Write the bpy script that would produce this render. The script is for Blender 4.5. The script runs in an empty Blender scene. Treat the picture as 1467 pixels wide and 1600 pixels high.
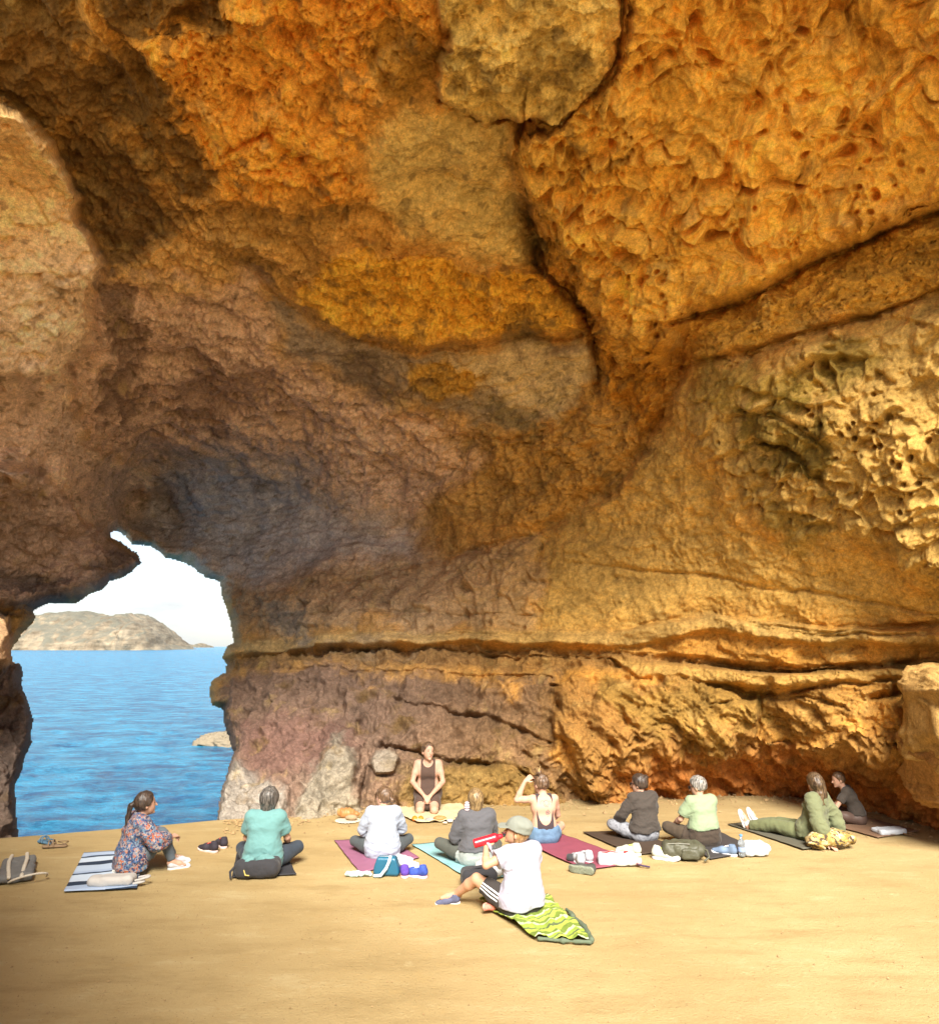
import bpy, math, random
import numpy as np
from mathutils import Vector, Matrix

# ------------------------------------------------------------------ camera, sky, sun, exposure
SC = bpy.context.scene
COL = SC.collection
F_PX, CX, CY, HORIZON, CAM_H = 1150.0, 733.5, 800.0, 1010.0, 2.15
TILT = math.atan((HORIZON - CY) / F_PX)
cam_data = bpy.data.cameras.new('camera')
cam = bpy.data.objects.new('camera', cam_data); COL.objects.link(cam)
cam_data.sensor_fit = 'VERTICAL'; cam_data.sensor_height = 24.0
cam_data.lens = 24.0 * F_PX / 1600.0
cam_data.clip_start = 0.05; cam_data.clip_end = 60000
cam.location = (0, 0, CAM_H); cam.rotation_euler = (math.pi / 2 + TILT, 0, 0)
SC.camera = cam

SUN_EL, SUN_AZ = math.radians(42), math.radians(176)      # azimuth clockwise from +Y: behind the camera, a little right
world = bpy.data.worlds.new('World'); SC.world = world; world.use_nodes = True
wn, wl = world.node_tree.nodes, world.node_tree.links
wn.clear()
w_out = wn.new('ShaderNodeOutputWorld'); w_bg = wn.new('ShaderNodeBackground')
w_sky = wn.new('ShaderNodeTexSky'); w_sky.sky_type = 'NISHITA'; w_sky.sun_disc = False
w_sky.sun_elevation = SUN_EL; w_sky.sun_rotation = SUN_AZ
w_sky.air_density = 1.0; w_sky.dust_density = 1.0; w_sky.ozone_density = 1.0
w_tc = wn.new('ShaderNodeTexCoord'); w_map = wn.new('ShaderNodeMapping'); w_map.inputs['Scale'].default_value = (1.6, 1.6, 5.5)
w_no = wn.new('ShaderNodeTexNoise'); w_no.inputs['Scale'].default_value = 2.6; w_no.inputs['Detail'].default_value = 8; w_no.inputs['Roughness'].default_value = .58
w_rp = wn.new('ShaderNodeValToRGB'); w_rp.color_ramp.elements[0].position = .36; w_rp.color_ramp.elements[1].position = .62
w_rp.color_ramp.elements[0].color = (.25, .25, .25, 1); w_rp.color_ramp.elements[1].color = (.95, .95, .95, 1)
w_mix = wn.new('ShaderNodeMixRGB'); w_mix.inputs['Color2'].default_value = (3.3, 3.4, 3.5, 1)
wl.new(w_tc.outputs['Generated'], w_map.inputs['Vector']); wl.new(w_map.outputs[0], w_no.inputs['Vector'])
wl.new(w_no.outputs['Fac'], w_rp.inputs[0]); wl.new(w_rp.outputs[0], w_mix.inputs['Fac'])
wl.new(w_sky.outputs[0], w_mix.inputs['Color1']); wl.new(w_mix.outputs[0], w_bg.inputs['Color'])
w_bg.inputs['Strength'].default_value = 0.075
wl.new(w_bg.outputs[0], w_out.inputs['Surface'])

sun_data = bpy.data.lights.new('sun', 'SUN'); sun = bpy.data.objects.new('sun', sun_data); COL.objects.link(sun)
sun_data.energy = 3.6; sun_data.angle = math.radians(26); sun_data.color = (1.0, .93, .82)
_d = Vector((math.sin(SUN_AZ) * math.cos(SUN_EL), math.cos(SUN_AZ) * math.cos(SUN_EL), math.sin(SUN_EL)))
sun.rotation_euler = _d.to_track_quat('Z', 'Y').to_euler(); sun.location = _d * 60

SC.view_settings.view_transform = 'Standard'; SC.view_settings.look = 'None'
SC.view_settings.gamma = 1.0; SC.view_settings.use_curve_mapping = False
SC.view_settings.exposure = 1.82
SC.render.engine = 'CYCLES'
SC.cycles.use_denoising = True
SC.cycles.max_bounces = 12; SC.cycles.diffuse_bounces = 9; SC.cycles.glossy_bounces = 3; SC.cycles.volume_bounces = 0
SC.cycles.caustics_reflective = False; SC.cycles.caustics_refractive = False

# ------------------------------------------------------------------ helpers: measuring the place
_ct, _st = math.cos(TILT), math.sin(TILT)
def ray(u, v):
    """direction, from the survey point, of a point measured in the photograph (1467 x 1600); y component 1"""
    x = np.asarray(u, float) - CX; y = F_PX; z = CY - np.asarray(v, float)
    Y = y * _ct - z * _st; Z = y * _st + z * _ct
    return np.stack(np.broadcast_arrays(x / Y, np.ones_like(x / Y), Z / Y), -1)
def at(u, v, d): return Vector(ray(u, v) * d) + Vector((0, 0, CAM_H))
def ground(u, v, z=0.0):
    r = ray(u, v); d = (z - CAM_H) / r[2]
    return Vector((r[0] * d, d, z))

def tag(o, label=None, cat=None, group=None, kind=None):
    if label: o['label'] = label
    if cat: o['category'] = cat
    if group: o['group'] = group
    if kind: o['kind'] = kind
    return o
def empty(name, loc, label, cat, group=None, rz=0.0, scale=1.0):
    o = bpy.data.objects.new(name, None); COL.objects.link(o); o.empty_display_size = .1
    o.location = loc; o.rotation_euler = (0, 0, rz); o.scale = (scale,) * 3
    return tag(o, label, cat, group)
def link(name, me, mat=None, parent=None, smooth=True):
    o = bpy.data.objects.new(name, me); COL.objects.link(o)
    if mat is not None and not me.materials: me.materials.append(mat)
    if parent is not None: o.parent = parent
    return o
def np_mesh(name, V, Q, smooth=True):
    """mesh from numpy vertices and quads / tris"""
    me = bpy.data.meshes.new(name); V = np.ascontiguousarray(V, dtype=np.float32); Q = np.ascontiguousarray(Q, dtype=np.int32)
    me.vertices.add(len(V)); me.vertices.foreach_set('co', V.ravel())
    n, k = Q.shape
    me.loops.add(n * k); me.loops.foreach_set('vertex_index', Q.ravel())
    me.polygons.add(n); me.polygons.foreach_set('loop_start', np.arange(0, n * k, k, dtype=np.int32))
    me.update(calc_edges=True)
    me.polygons.foreach_set('use_smooth', np.full(n, smooth, dtype=bool)); me.update()
    return me
def py_mesh(name, V, Fs, smooth=False):
    me = bpy.data.meshes.new(name); me.from_pydata([tuple(v) for v in V], [], [tuple(f) for f in Fs]); me.update()
    if smooth: me.polygons.foreach_set('use_smooth', [True] * len(me.polygons))
    return me
def grid_quads(ny, nx, keep=None):
    i = np.arange(ny - 1)[:, None] * nx + np.arange(nx - 1)[None, :]
    q = np.stack([i, i + 1, i + nx + 1, i + nx], -1)
    if keep is not None: return q[keep]
    return q.reshape(-1, 4)

# ------------------------------------------------------------------ helpers: noise in numpy
_rs = np.random.RandomState(11)
_PERM = _rs.permutation(1024).astype(np.int32); _G = _rs.normal(size=(1024, 3)).astype(np.float32)
_G /= np.linalg.norm(_G, axis=1, keepdims=True); _R = _rs.rand(1024, 4).astype(np.float32)
def _h(i, j, k): return _PERM[(_PERM[(_PERM[i & 1023] + j) & 1023] + k) & 1023]
def perlin(P):
    P = np.asarray(P, np.float32); I = np.floor(P).astype(np.int32); f = P - I
    w = f * f * f * (f * (f * 6 - 15) + 10); out = 0
    for a in (0, 1):
        wa = w[..., 0] if a else 1 - w[..., 0]
        for b in (0, 1):
            wb = w[..., 1] if b else 1 - w[..., 1]
            for c in (0, 1):
                wc = w[..., 2] if c else 1 - w[..., 2]
                g = _G[_h(I[..., 0] + a, I[..., 1] + b, I[..., 2] + c)]
                out = out + wa * wb * wc * (g[..., 0] * (f[..., 0] - a) + g[..., 1] * (f[..., 1] - b) + g[..., 2] * (f[..., 2] - c))
    return out * 1.5
def fbm(P, n=4, lac=2.03, gain=.5, ridged=False):
    s, a, t = 0, 1.0, 0.0; P = np.asarray(P, np.float32)
    for k in range(n):
        v = perlin(P + 17.3 * k)
        s = s + a * ((1 - 2 * np.abs(v)) if ridged else v); t += a; a *= gain; P = P * lac
    return s / t
def worley(P, off=False):
    """F1, F2 and a random value of the nearest cell"""
    P = np.asarray(P, np.float32); I = np.floor(P).astype(np.int32); f = P - I
    d1 = np.full(P.shape[:-1], 9., np.float32); d2 = d1.copy(); idv = np.zeros_like(d1); vz = np.zeros_like(d1); vx = np.zeros_like(d1)
    for a in (-1, 0, 1):
        for b in (-1, 0, 1):
            for c in (-1, 0, 1):
                r = _R[_h(I[..., 0] + a, I[..., 1] + b, I[..., 2] + c)]
                d = (a + r[..., 0] - f[..., 0]) ** 2 + (b + r[..., 1] - f[..., 1]) ** 2 + (c + r[..., 2] - f[..., 2]) ** 2
                m = d < d1
                d2 = np.where(m, d1, np.minimum(d2, d)); idv = np.where(m, r[..., 3], idv); d1 = np.where(m, d, d1)
                if off: vz = np.where(m, f[..., 2] - c - r[..., 2], vz); vx = np.where(m, f[..., 0] - a - r[..., 0], vx)
    if off: return np.sqrt(d1), np.sqrt(d2), idv, vx, vz
    return np.sqrt(d1), np.sqrt(d2), idv
def sstep(a, b, x):
    t = np.clip((x - a) / (b - a), 0, 1); return t * t * (3 - 2 * t)

# ------------------------------------------------------------------ helpers: materials
def mat_new(name):
    m = bpy.data.materials.new(name); m.use_nodes = True; n = m.node_tree.nodes; l = m.node_tree.links
    return m, n, l, n['Principled BSDF']
_mc = {}
def M(name, col, rough=.8, noise=.12, scale=14, bump=.15, bscale=60, metal=0, spec=.3, sheen=0, coords='Object', trans=0, bdist=.01):
    """plain procedural material with colour mottling and relief"""
    if name in _mc: return _mc[name]
    m, n, l, b = mat_new(name)
    b.inputs['Roughness'].default_value = rough; b.inputs['Metallic'].default_value = metal
    b.inputs['Specular IOR Level'].default_value = spec
    if sheen: b.inputs['Sheen Weight'].default_value = sheen
    if trans: b.inputs['Transmission Weight'].default_value = trans
    tc = n.new('ShaderNodeTexCoord'); t = n.new('ShaderNodeTexNoise'); t.inputs['Scale'].default_value = scale; t.inputs['Detail'].default_value = 4
    l.new(tc.outputs[coords], t.inputs['Vector'])
    mx = n.new('ShaderNodeMixRGB'); mx.inputs[1].default_value = tuple(c * (1 - noise * 1.6) for c in col) + (1,)
    mx.inputs[2].default_value = tuple(min(1, c * (1 + noise * 1.6)) for c in col) + (1,)
    l.new(t.outputs['Fac'], mx.inputs[0]); l.new(mx.outputs[0], b.inputs['Base Color'])
    if bump:
        t2 = n.new('ShaderNodeTexNoise'); t2.inputs['Scale'].default_value = bscale; t2.inputs['Detail'].default_value = 3
        l.new(tc.outputs[coords], t2.inputs['Vector'])
        bp = n.new('ShaderNodeBump'); bp.inputs['Strength'].default_value = bump; bp.inputs['Distance'].default_value = bdist
        l.new(t2.outputs['Fac'], bp.inputs['Height']); l.new(bp.outputs[0], b.inputs['Normal'])
    _mc[name] = m; return m

# ------------------------------------------------------------------ the cave
HOLE = [(172,831),(183,829),(196,838),(205,850),(235,853),(258,872),(283,877),(300,885),(320,902),(343,908),(346,930),(355,955),
 (362,985),(366,1004),(355,1010),(347,1027),(354,1038),(352,1050),(330,1062),(327,1078),(330,1100),(347,1107),(350,1130),(355,1150),
 (365,1175),(358,1195),(349,1225),(340,1262),(338,1290),(338,1500),(24,1500),(28,1300),(25,1270),(22,1230),(35,1200),(38,1180),
 (50,1160),(48,1140),(52,1125),(42,1095),(33,1070),(36,1050),(30,1037),(18,1035),(18,1012),(28,1000),(40,985),(55,965),(50,955),
 (75,943),(118,943),(140,928),(160,920),(172,908),(195,900),(208,890),(222,876),(212,862),(195,852),(185,845),(172,840)]
def poly_sd(U, V, pts):
    """signed distance in photo pixels to a polygon, negative inside"""
    d = np.full(U.shape, 1e9); s = np.ones(U.shape); n = len(pts)
    for i in range(n):
        (x0, y0), (x1, y1) = pts[i], pts[(i + 1) % n]
        ex, ey = x1 - x0, y1 - y0; wx, wy = U - x0, V - y0
        t = np.clip((wx * ex + wy * ey) / (ex * ex + ey * ey + 1e-9), 0, 1)
        d = np.minimum(d, (wx - ex * t) ** 2 + (wy - ey * t) ** 2)
        c1 = V >= y0; c2 = V < y1; c3 = ex * wy > ey * wx
        s = np.where((c1 & c2 & c3) | (~c1 & ~c2 & ~c3), -s, s)
    return s * np.sqrt(d)
def line_sd(U, V, pts):
    """distance to a polyline, and the side (positive: below / right of it when drawn left to right)"""
    d = np.full(U.shape, 1e9); side = np.zeros(U.shape)
    for (x0, y0), (x1, y1) in zip(pts[:-1], pts[1:]):
        ex, ey = x1 - x0, y1 - y0; wx, wy = U - x0, V - y0; L = math.hypot(ex, ey)
        t = np.clip((wx * ex + wy * ey) / (L * L), 0, 1)
        dd = np.hypot(wx - ex * t, wy - ey * t); m = dd < d
        side = np.where(m, (ex * wy - ey * wx) / L, side); d = np.where(m, dd, d)
    return d, side

# survey: forward distance (m) of the rock at points of the photograph
DEPTH = [
 # ceiling
 (-150,-150,5.2),(0,-150,5.3),(300,-150,5.2),(600,-150,5.2),(900,-150,5.3),(1200,-150,5.4),(1467,-150,5.5),(1650,-150,5.2),
 (0,0,6.1),(200,50,6.2),(400,50,6.2),(650,50,6.2),(900,50,6.3),(1150,50,6.5),(1467,50,6.2),(1650,50,5.6),
 (-150,250,6.8),(0,300,8.2),(80,450,9.0),(200,300,8.4),(400,300,8.0),(650,250,7.6),(900,250,7.9),(1150,250,7.5),(1467,250,6.9),(1650,250,6.1),
 (250,500,10.6),(450,500,10.6),(650,450,10.0),(850,500,10.2),(1000,560,9.6),(1200,420,8.4),(1467,420,7.3),
 (200,650,13.2),(350,650,13.4),(550,650,12.8),(750,650,12.0),(950,650,10.6),(1100,600,9.3),(1250,650,8.5),(1467,620,7.6),(1650,600,6.8),
 (-100,700,9.5),(0,650,9.8),(120,720,11.2),(300,760,16.5),(450,780,16.0),(650,800,14.2),(850,780,12.0),(1050,780,10.4),(1250,800,9.2),(1467,800,8.0),(1650,800,7.0),
 # far end round the opening
 (200,800,18.5),(260,840,18.0),(340,870,16.5),(400,900,15.5),(380,980,15.0),(375,1060,14.2),(370,1150,13.2),(390,1230,11.0),(360,1300,10.2),
 (500,900,14.0),(700,920,12.8),(900,930,11.6),(1100,930,10.6),(1300,940,9.4),(1467,950,8.5),(1650,950,7.2),
 (500,1040,13.0),(700,1040,12.2),(900,1040,11.4),(1100,1040,10.7),(1300,1040,9.8),(1467,1040,8.8),
 (500,1150,11.4),(700,1150,11.2),(900,1150,10.7),(1100,1150,10.4),(1300,1150,9.6),(1467,1150,8.5),(1650,1150,7.2),
 # lip and rock left of the opening
 (-100,800,10.5),(0,800,11.2),(120,820,13.0),(200,870,14.0),(60,900,13.2),(0,940,12.4),(-100,950,11.5),(20,1000,11.6),
 (-100,1100,10.5),(20,1100,10.8),(0,1200,10.0),(0,1300,9.4),(-100,1300,9.0),(30,1300,9.6)]
# foot of the walls, on the floor
for (u, v) in [(430,1277),(500,1268),(600,1258),(700,1254),(800,1251),(900,1249),(980,1247),(1060,1243),(1150,1240),(1250,1247),(1350,1264),(1467,1292),(1650,1345)]:
    g = ground(u, v); DEPTH.append((u, v, g.y)); DEPTH.append((u, v + 60, g.y + .05))

def rbf_depth():
    pts = np.array(DEPTH); X = pts[:, :2] / 400.0; y = np.log(pts[:, 2])
    def phi(r): return r ** 3 * 0 + np.where(r > 1e-9, r * r * np.log(r + 1e-12), 0)
    n = len(X); K = phi(np.linalg.norm(X[:, None] - X[None], axis=-1)) + np.eye(n) * .012
    Pm = np.c_[np.ones(n), X]; A = np.block([[K, Pm], [Pm.T, np.zeros((3, 3))]])
    w = np.linalg.solve(A, np.r_[y, 0, 0, 0])
    def ev(U, V):
        Q = np.stack([U, V], -1) / 400.0; out = w[n] + Q[..., 0] * w[n + 1] + Q[..., 1] * w[n + 2]
        for i in range(n): out = out + w[i] * phi(np.linalg.norm(Q - X[i], axis=-1))
        return np.exp(out)
    return ev
def upsample(A, ny, nx):
    y = np.linspace(0, A.shape[0] - 1, ny); x = np.linspace(0, A.shape[1] - 1, nx)
    yi = np.clip(y.astype(int), 0, A.shape[0] - 2); xi = np.clip(x.astype(int), 0, A.shape[1] - 2)
    fy = (y - yi)[:, None]; fx = (x - xi)[None, :]
    a = A[yi][:, xi]; b = A[yi][:, xi + 1]; c = A[yi + 1][:, xi]; d = A[yi + 1][:, xi + 1]
    return (a * (1 - fx) + b * fx) * (1 - fy) + (c * (1 - fx) + d * fx) * fy

# rock units: outline, edge softness px, how far the unit stands proud (m), colour, texture weights
# textures: s scallops, f flutes, k flakes, t strata, c crag
def c_(r, g, b): return np.array((r, g, b))
ROCK = [
 ('sandstone', None, 0, 0, c_(.50,.29,.09), dict(k=.5,s=.3)),
 ('orange_roof', [(330,-200),(700,-200),(690,40),(600,120),(575,190),(575,290),(470,330),(330,320),(260,240),(200,130),(150,0),(140,-200)], 30, .12, c_(.76,.39,.08), dict(k=.8,s=.5,f=.3)),
 ('roof_mid', [(130,330),(330,320),(470,330),(575,290),(640,370),(520,380),(460,450),(400,440),(330,480),(140,500)], 26, .0, c_(.66,.41,.15), dict(k=.9,s=.5,c=.2)),
 ('dark_a', [(-300,-300),(130,-300),(125,60),(180,130),(205,190),(235,250),(262,310),(255,365),(205,405),(150,410),(132,360),(120,300),(85,235),(35,190),(-300,120)], 22, -.25, c_(.20,.12,.05), dict(c=.8,k=.4)),
 ('dark_b', [(145,-300),(340,-300),(345,40),(300,55),(232,62),(245,125),(295,175),(318,235),(332,300),(305,335),(272,300),(240,255),(205,190),(182,130),(150,70)], 14, -.12, c_(.19,.11,.04), dict(c=.8,k=.3)),
 ('pale_roof', [(575,190),(640,150),(700,130),(760,190),(830,185),(812,260),(820,350),(845,425),(760,430),(640,375),(595,335),(575,280)], 20, .05, c_(.68,.52,.25), dict(c=.3,t=.6,k=.3)),
 ('top_slab', [(690,-300),(962,-300),(962,80),(930,130),(872,178),(800,176),(740,180),(690,150),(672,100),(690,40)], 7, .34, c_(.66,.51,.22), dict(c=.7,k=.3)),
 ('flute_block', [(966,-300),(1900,-300),(1900,180),(1500,330),(1400,352),(1280,402),(1150,470),(1085,492),(1045,560),(1010,600),(950,600),(925,480),(862,410),(835,330),(815,290),(815,200),(870,182),(932,136),(966,82)], 16, .42, c_(.70,.44,.11), dict(f=1.0,s=.35)),
 ('diag_band', [(1060,505),(1200,432),(1330,384),(1500,312),(1900,150),(1900,300),(1500,430),(1350,490),(1200,535),(1080,568)], 12, .05, c_(.50,.30,.07), dict(k=1.0,c=.3)),
 ('cleft', [(815,330),(850,420),(905,480),(930,560),(930,620),(1000,700),(1060,680),(1060,560),(1010,560),(940,520),(905,440),(850,330)], 26, -.35, c_(.44,.23,.045), dict(f=.8,k=.6,c=.4)),
 ('pale_lower', [(1058,580),(1200,548),(1350,505),(1500,445),(1900,330),(1900,960),(1467,925),(1380,880),(1250,850),(1160,800),(1100,720),(1062,650)], 45, .20, c_(.45,.325,.135), dict(s=1.0,f=.3,k=.2)),
 ('smooth_wall', [(1060,650),(1100,720),(1160,800),(1250,850),(1380,880),(1467,925),(1900,960),(1900,1000),(1467,985),(1250,975),(1100,960),(960,985),(830,990),(840,850),(870,800),(960,760),(1000,700)], 30, -.05, c_(.54,.38,.15), dict(k=.35,f=.2)),
 ('yellow_slab', [(462,452),(520,385),(600,383),(700,405),(840,440),(905,480),(900,508),(800,530),(700,532),(600,520),(545,528),(492,500)], 9, .20, c_(.74,.43,.07), dict(k=1.0,f=.3)),
 ('grey_band', [(405,440),(460,462),(540,532),(700,545),(900,530),(925,600),(880,660),(800,685),(725,680),(640,618),(520,590),(440,540)], 18, -.03, c_(.36,.28,.20), dict(k=.4,t=1.0)),
 ('grey_pale', [(690,560),(760,545),(900,560),(915,600),(870,645),(800,640),(730,600)], 16, .0, c_(.60,.49,.33), dict(k=.3,t=.9)),
 ('orange_in_grey', [(640,575),(700,560),(765,585),(740,620),(690,625),(645,610)], 9, .06, c_(.54,.32,.07), dict(k=1)),
 ('mauve_roof', [(130,445),(400,440),(440,540),(520,590),(640,620),(725,682),(760,720),(700,770),(640,812),(560,800),(480,740),(300,705),(200,735),(130,700),(110,560)], 28, .02, c_(.72,.50,.35), dict(k=.8,t=.4)),
 ('tan_roof', [(640,625),(725,682),(800,686),(880,662),(930,612),(1000,700),(960,765),(850,830),(700,810),(640,812),(700,768),(760,720)], 18, .04, c_(.47,.29,.10), dict(k=.8,f=.3)),
 ('glow_pale_roof', [(200,742),(330,706),(480,742),(560,802),(640,830),(660,870),(520,890),(400,930),(345,905),(300,885),(235,853),(180,815)], 60, -.05, c_(.56,.53,.53), dict(t=.9,k=.3)),  # paled colour stands in for the blue-white glow round the sea opening
 ('wall_flutes', [(400,930),(520,890),(660,870),(850,832),(835,990),(700,985),(500,985),(360,1000),(345,905)], 20, .02, c_(.50,.36,.22), dict(f=.55,t=.5)),
 ('ledge_upper', [(345,1002),(500,992),(700,985),(960,985),(1100,960),(1250,975),(1500,990),(1900,1010),(1900,1020),(1500,1012),(1250,1000),(1110,985),(980,1008),(820,1006),(700,1004),(500,1012),(345,1026)], 5, .22, c_(.46,.33,.15), dict(k=.4,c=.2)),
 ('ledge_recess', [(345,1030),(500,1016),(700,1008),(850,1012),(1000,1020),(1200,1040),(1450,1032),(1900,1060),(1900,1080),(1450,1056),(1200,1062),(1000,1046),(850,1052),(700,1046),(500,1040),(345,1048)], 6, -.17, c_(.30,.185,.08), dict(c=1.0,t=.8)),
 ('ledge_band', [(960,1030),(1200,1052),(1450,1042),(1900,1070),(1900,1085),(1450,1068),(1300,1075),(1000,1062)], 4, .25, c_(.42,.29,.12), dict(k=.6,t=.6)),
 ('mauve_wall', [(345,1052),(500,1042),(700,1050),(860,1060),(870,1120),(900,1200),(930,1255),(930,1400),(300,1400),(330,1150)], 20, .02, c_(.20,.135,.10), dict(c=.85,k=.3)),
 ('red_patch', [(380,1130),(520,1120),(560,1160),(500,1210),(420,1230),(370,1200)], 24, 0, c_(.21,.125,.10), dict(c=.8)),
 ('grey_foot_rock', [(338,1290),(350,1225),(365,1190),(400,1215),(450,1235),(440,1400),(300,1400)], 9, .35, c_(.26,.235,.205), dict(c=1.0)),
 ('grey_slope', [(455,1250),(490,1190),(530,1150),(560,1180),(545,1225),(560,1270),(560,1400),(450,1400)], 10, .25, c_(.27,.24,.19), dict(c=.9)),
 ('grey_nose', [(575,1195),(590,1170),(612,1168),(625,1185),(615,1205),(590,1212)], 4, .28, c_(.28,.25,.215), dict(c=.6)),
 ('brown_shelf', [(620,1215),(700,1190),(800,1195),(870,1220),(900,1255),(900,1400),(600,1400)], 8, .30, c_(.22,.15,.07), dict(c=.7,k=.4)),
 ('big_boulder', [(868,1078),(950,1062),(1050,1062),(1130,1072),(1190,1095),(1180,1150),(1240,1160),(1330,1130),(1410,1160),(1467,1250),(1600,1320),(1600,1420),(925,1420),(925,1250),(885,1180),(862,1110)], 10, .42, c_(.31,.185,.075), dict(o=1.0,c=.35)),
 ('orange_foot', [(960,1200),(1060,1180),(1200,1165),(1300,1180),(1420,1200),(1700,1330),(1700,1450),(900,1450)], 34, .0, c_(.38,.165,.06), dict(o=1.0,c=.35)),
 ('right_wall_low', [(1190,1062),(1400,1066),(1410,1160),(1330,1132),(1240,1160),(1185,1150),(1190,1095)], 14, .1, c_(.34,.21,.08), dict(o=.7,k=.5)),
 ('dark_cleft', [(1370,1105),(1412,1090),(1420,1190),(1450,1240),(1700,1330),(1700,1280),(1440,1130),(1425,1060)], 14, -.35, c_(.30,.17,.045), dict(c=.4)),
 ('left_pillar', [(-400,130),(0,172),(60,213),(105,258),(130,310),(124,350),(156,415),(136,452),(138,520),(112,562),(112,640),(132,700),(205,732),(243,756),(225,802),(180,832),(130,816),(92,762),(40,730),(-400,700)], 12, 1.1, c_(.84,.62,.40), dict(s=.6,k=.1)),
 ('left_pillar_low', [(-400,600),(0,600),(112,600),(132,700),(205,732),(243,756),(225,802),(180,832),(130,816),(92,762),(40,730),(-400,700)], 30, .0, c_(.68,.50,.37), dict(s=.35,k=.35)),
 ('lip', [(-400,705),(40,728),(92,760),(130,815),(180,830),(168,845),(225,876),(195,900),(140,930),(60,950),(-400,960)], 9, .9, c_(.52,.38,.29), dict(k=.7,t=.4)),
 ('left_edge_rock', [(-400,930),(0,960),(12,965),(20,1000),(16,1040),(2,1062),(-400,1080)], 4, 2.2, c_(.48,.31,.17), dict(s=.4)),
 ('left_foot', [(-400,1070),(0,1040),(60,1030),(60,1400),(-400,1400)], 8, .0, c_(.16,.12,.10), dict(c=1.0)),
]
# smaller patches of colour only (stains, lichen, bare stone, darker lip underside): outline, colour, strength
PATCH = [
 ([(1150,640),(1230,625),(1290,650),(1280,700),(1300,730),(1290,775),(1230,760),(1180,700)], c_(.16,.12,.03), .85),
 ([(1290,540),(1340,530),(1370,560),(1340,600),(1300,580)], c_(.22,.17,.04), .6),
 ([(1080,560),(1200,560),(1260,600),(1180,640),(1090,620)], c_(.36,.28,.07), .5),
 ([(940,1062),(1180,1080),(1185,1150),(1080,1160),(960,1120)], c_(.30,.22,.07), .5),
 ([(1180,790),(1290,780),(1300,830),(1250,840),(1190,820)], c_(.24,.18,.05), .6),
 ([(600,1190),(700,1200),(860,1230),(860,1256),(640,1262)], c_(.27,.20,.09), .4),
 ([(800,230),(835,250),(850,420),(820,430),(800,380)], c_(.17,.10,.035), .8),
 ([(690,70),(960,60),(930,120),(700,110)], c_(.24,.16,.05), .55),
 ([(560,80),(690,10),(700,120),(600,180)], c_(.30,.19,.05), .6),
 ([(320,320),(520,290),(540,380),(440,430),(330,400)], c_(.30,.18,.06), .5),
 ([(150,440),(210,430),(240,640),(150,660)], c_(.20,.12,.08), .7),
 ([(260,560),(420,560),(450,640),(340,680),(250,640)], c_(.24,.14,.10), .5),
 ([(380,700),(470,730),(540,790),(400,790),(330,750)], c_(.40,.37,.38), .35),
 ([(560,560),(660,600),(640,640),(500,590)], c_(.17,.12,.08), .7),
 ([(770,480),(905,470),(905,520),(800,540)], c_(.30,.20,.06), .5),
 ([(740,640),(860,640),(850,680),(760,690)], c_(.22,.18,.10), .7),
 ([(600,220),(680,160),(800,210),(790,300),(690,330),(610,290)], c_(.60,.51,.28), .5),
 ([(700,330),(830,330),(835,410),(740,400)], c_(.55,.46,.24), .5),
 ([(470,1000),(640,990),(640,1030),(470,1030)], c_(.40,.31,.21), .5),
 ([(410,940),(450,930),(500,985),(470,1000)], c_(.25,.24,.22), .7),
 ([(570,880),(650,870),(640,960),(560,950)], c_(.50,.38,.24), .5),
 ([(-60,730),(60,760),(120,830),(0,870),(-60,860)], c_(.34,.25,.20), .5),
 ([(-60,890),(60,890),(140,890),(200,860),(222,878),(140,930),(60,950),(-60,955)], c_(.18,.15,.14), .7),  # darker strip along the underside of the lip
 ([(855,1080),(880,1140),(930,1250),(870,1250),(830,1180),(835,1090)], c_(.22,.14,.07), .5),
 ([(1010,480),(1090,490),(1060,580),(1010,640),(960,600)], c_(.40,.19,.03), .6),
 ([(880,440),(1000,490),(1060,520),(1020,600),(940,560)], c_(.47,.24,.04), .6),
 ([(1000,0),(1467,-40),(1467,60),(1200,60)], c_(.47,.25,.045), .6),
]
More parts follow.
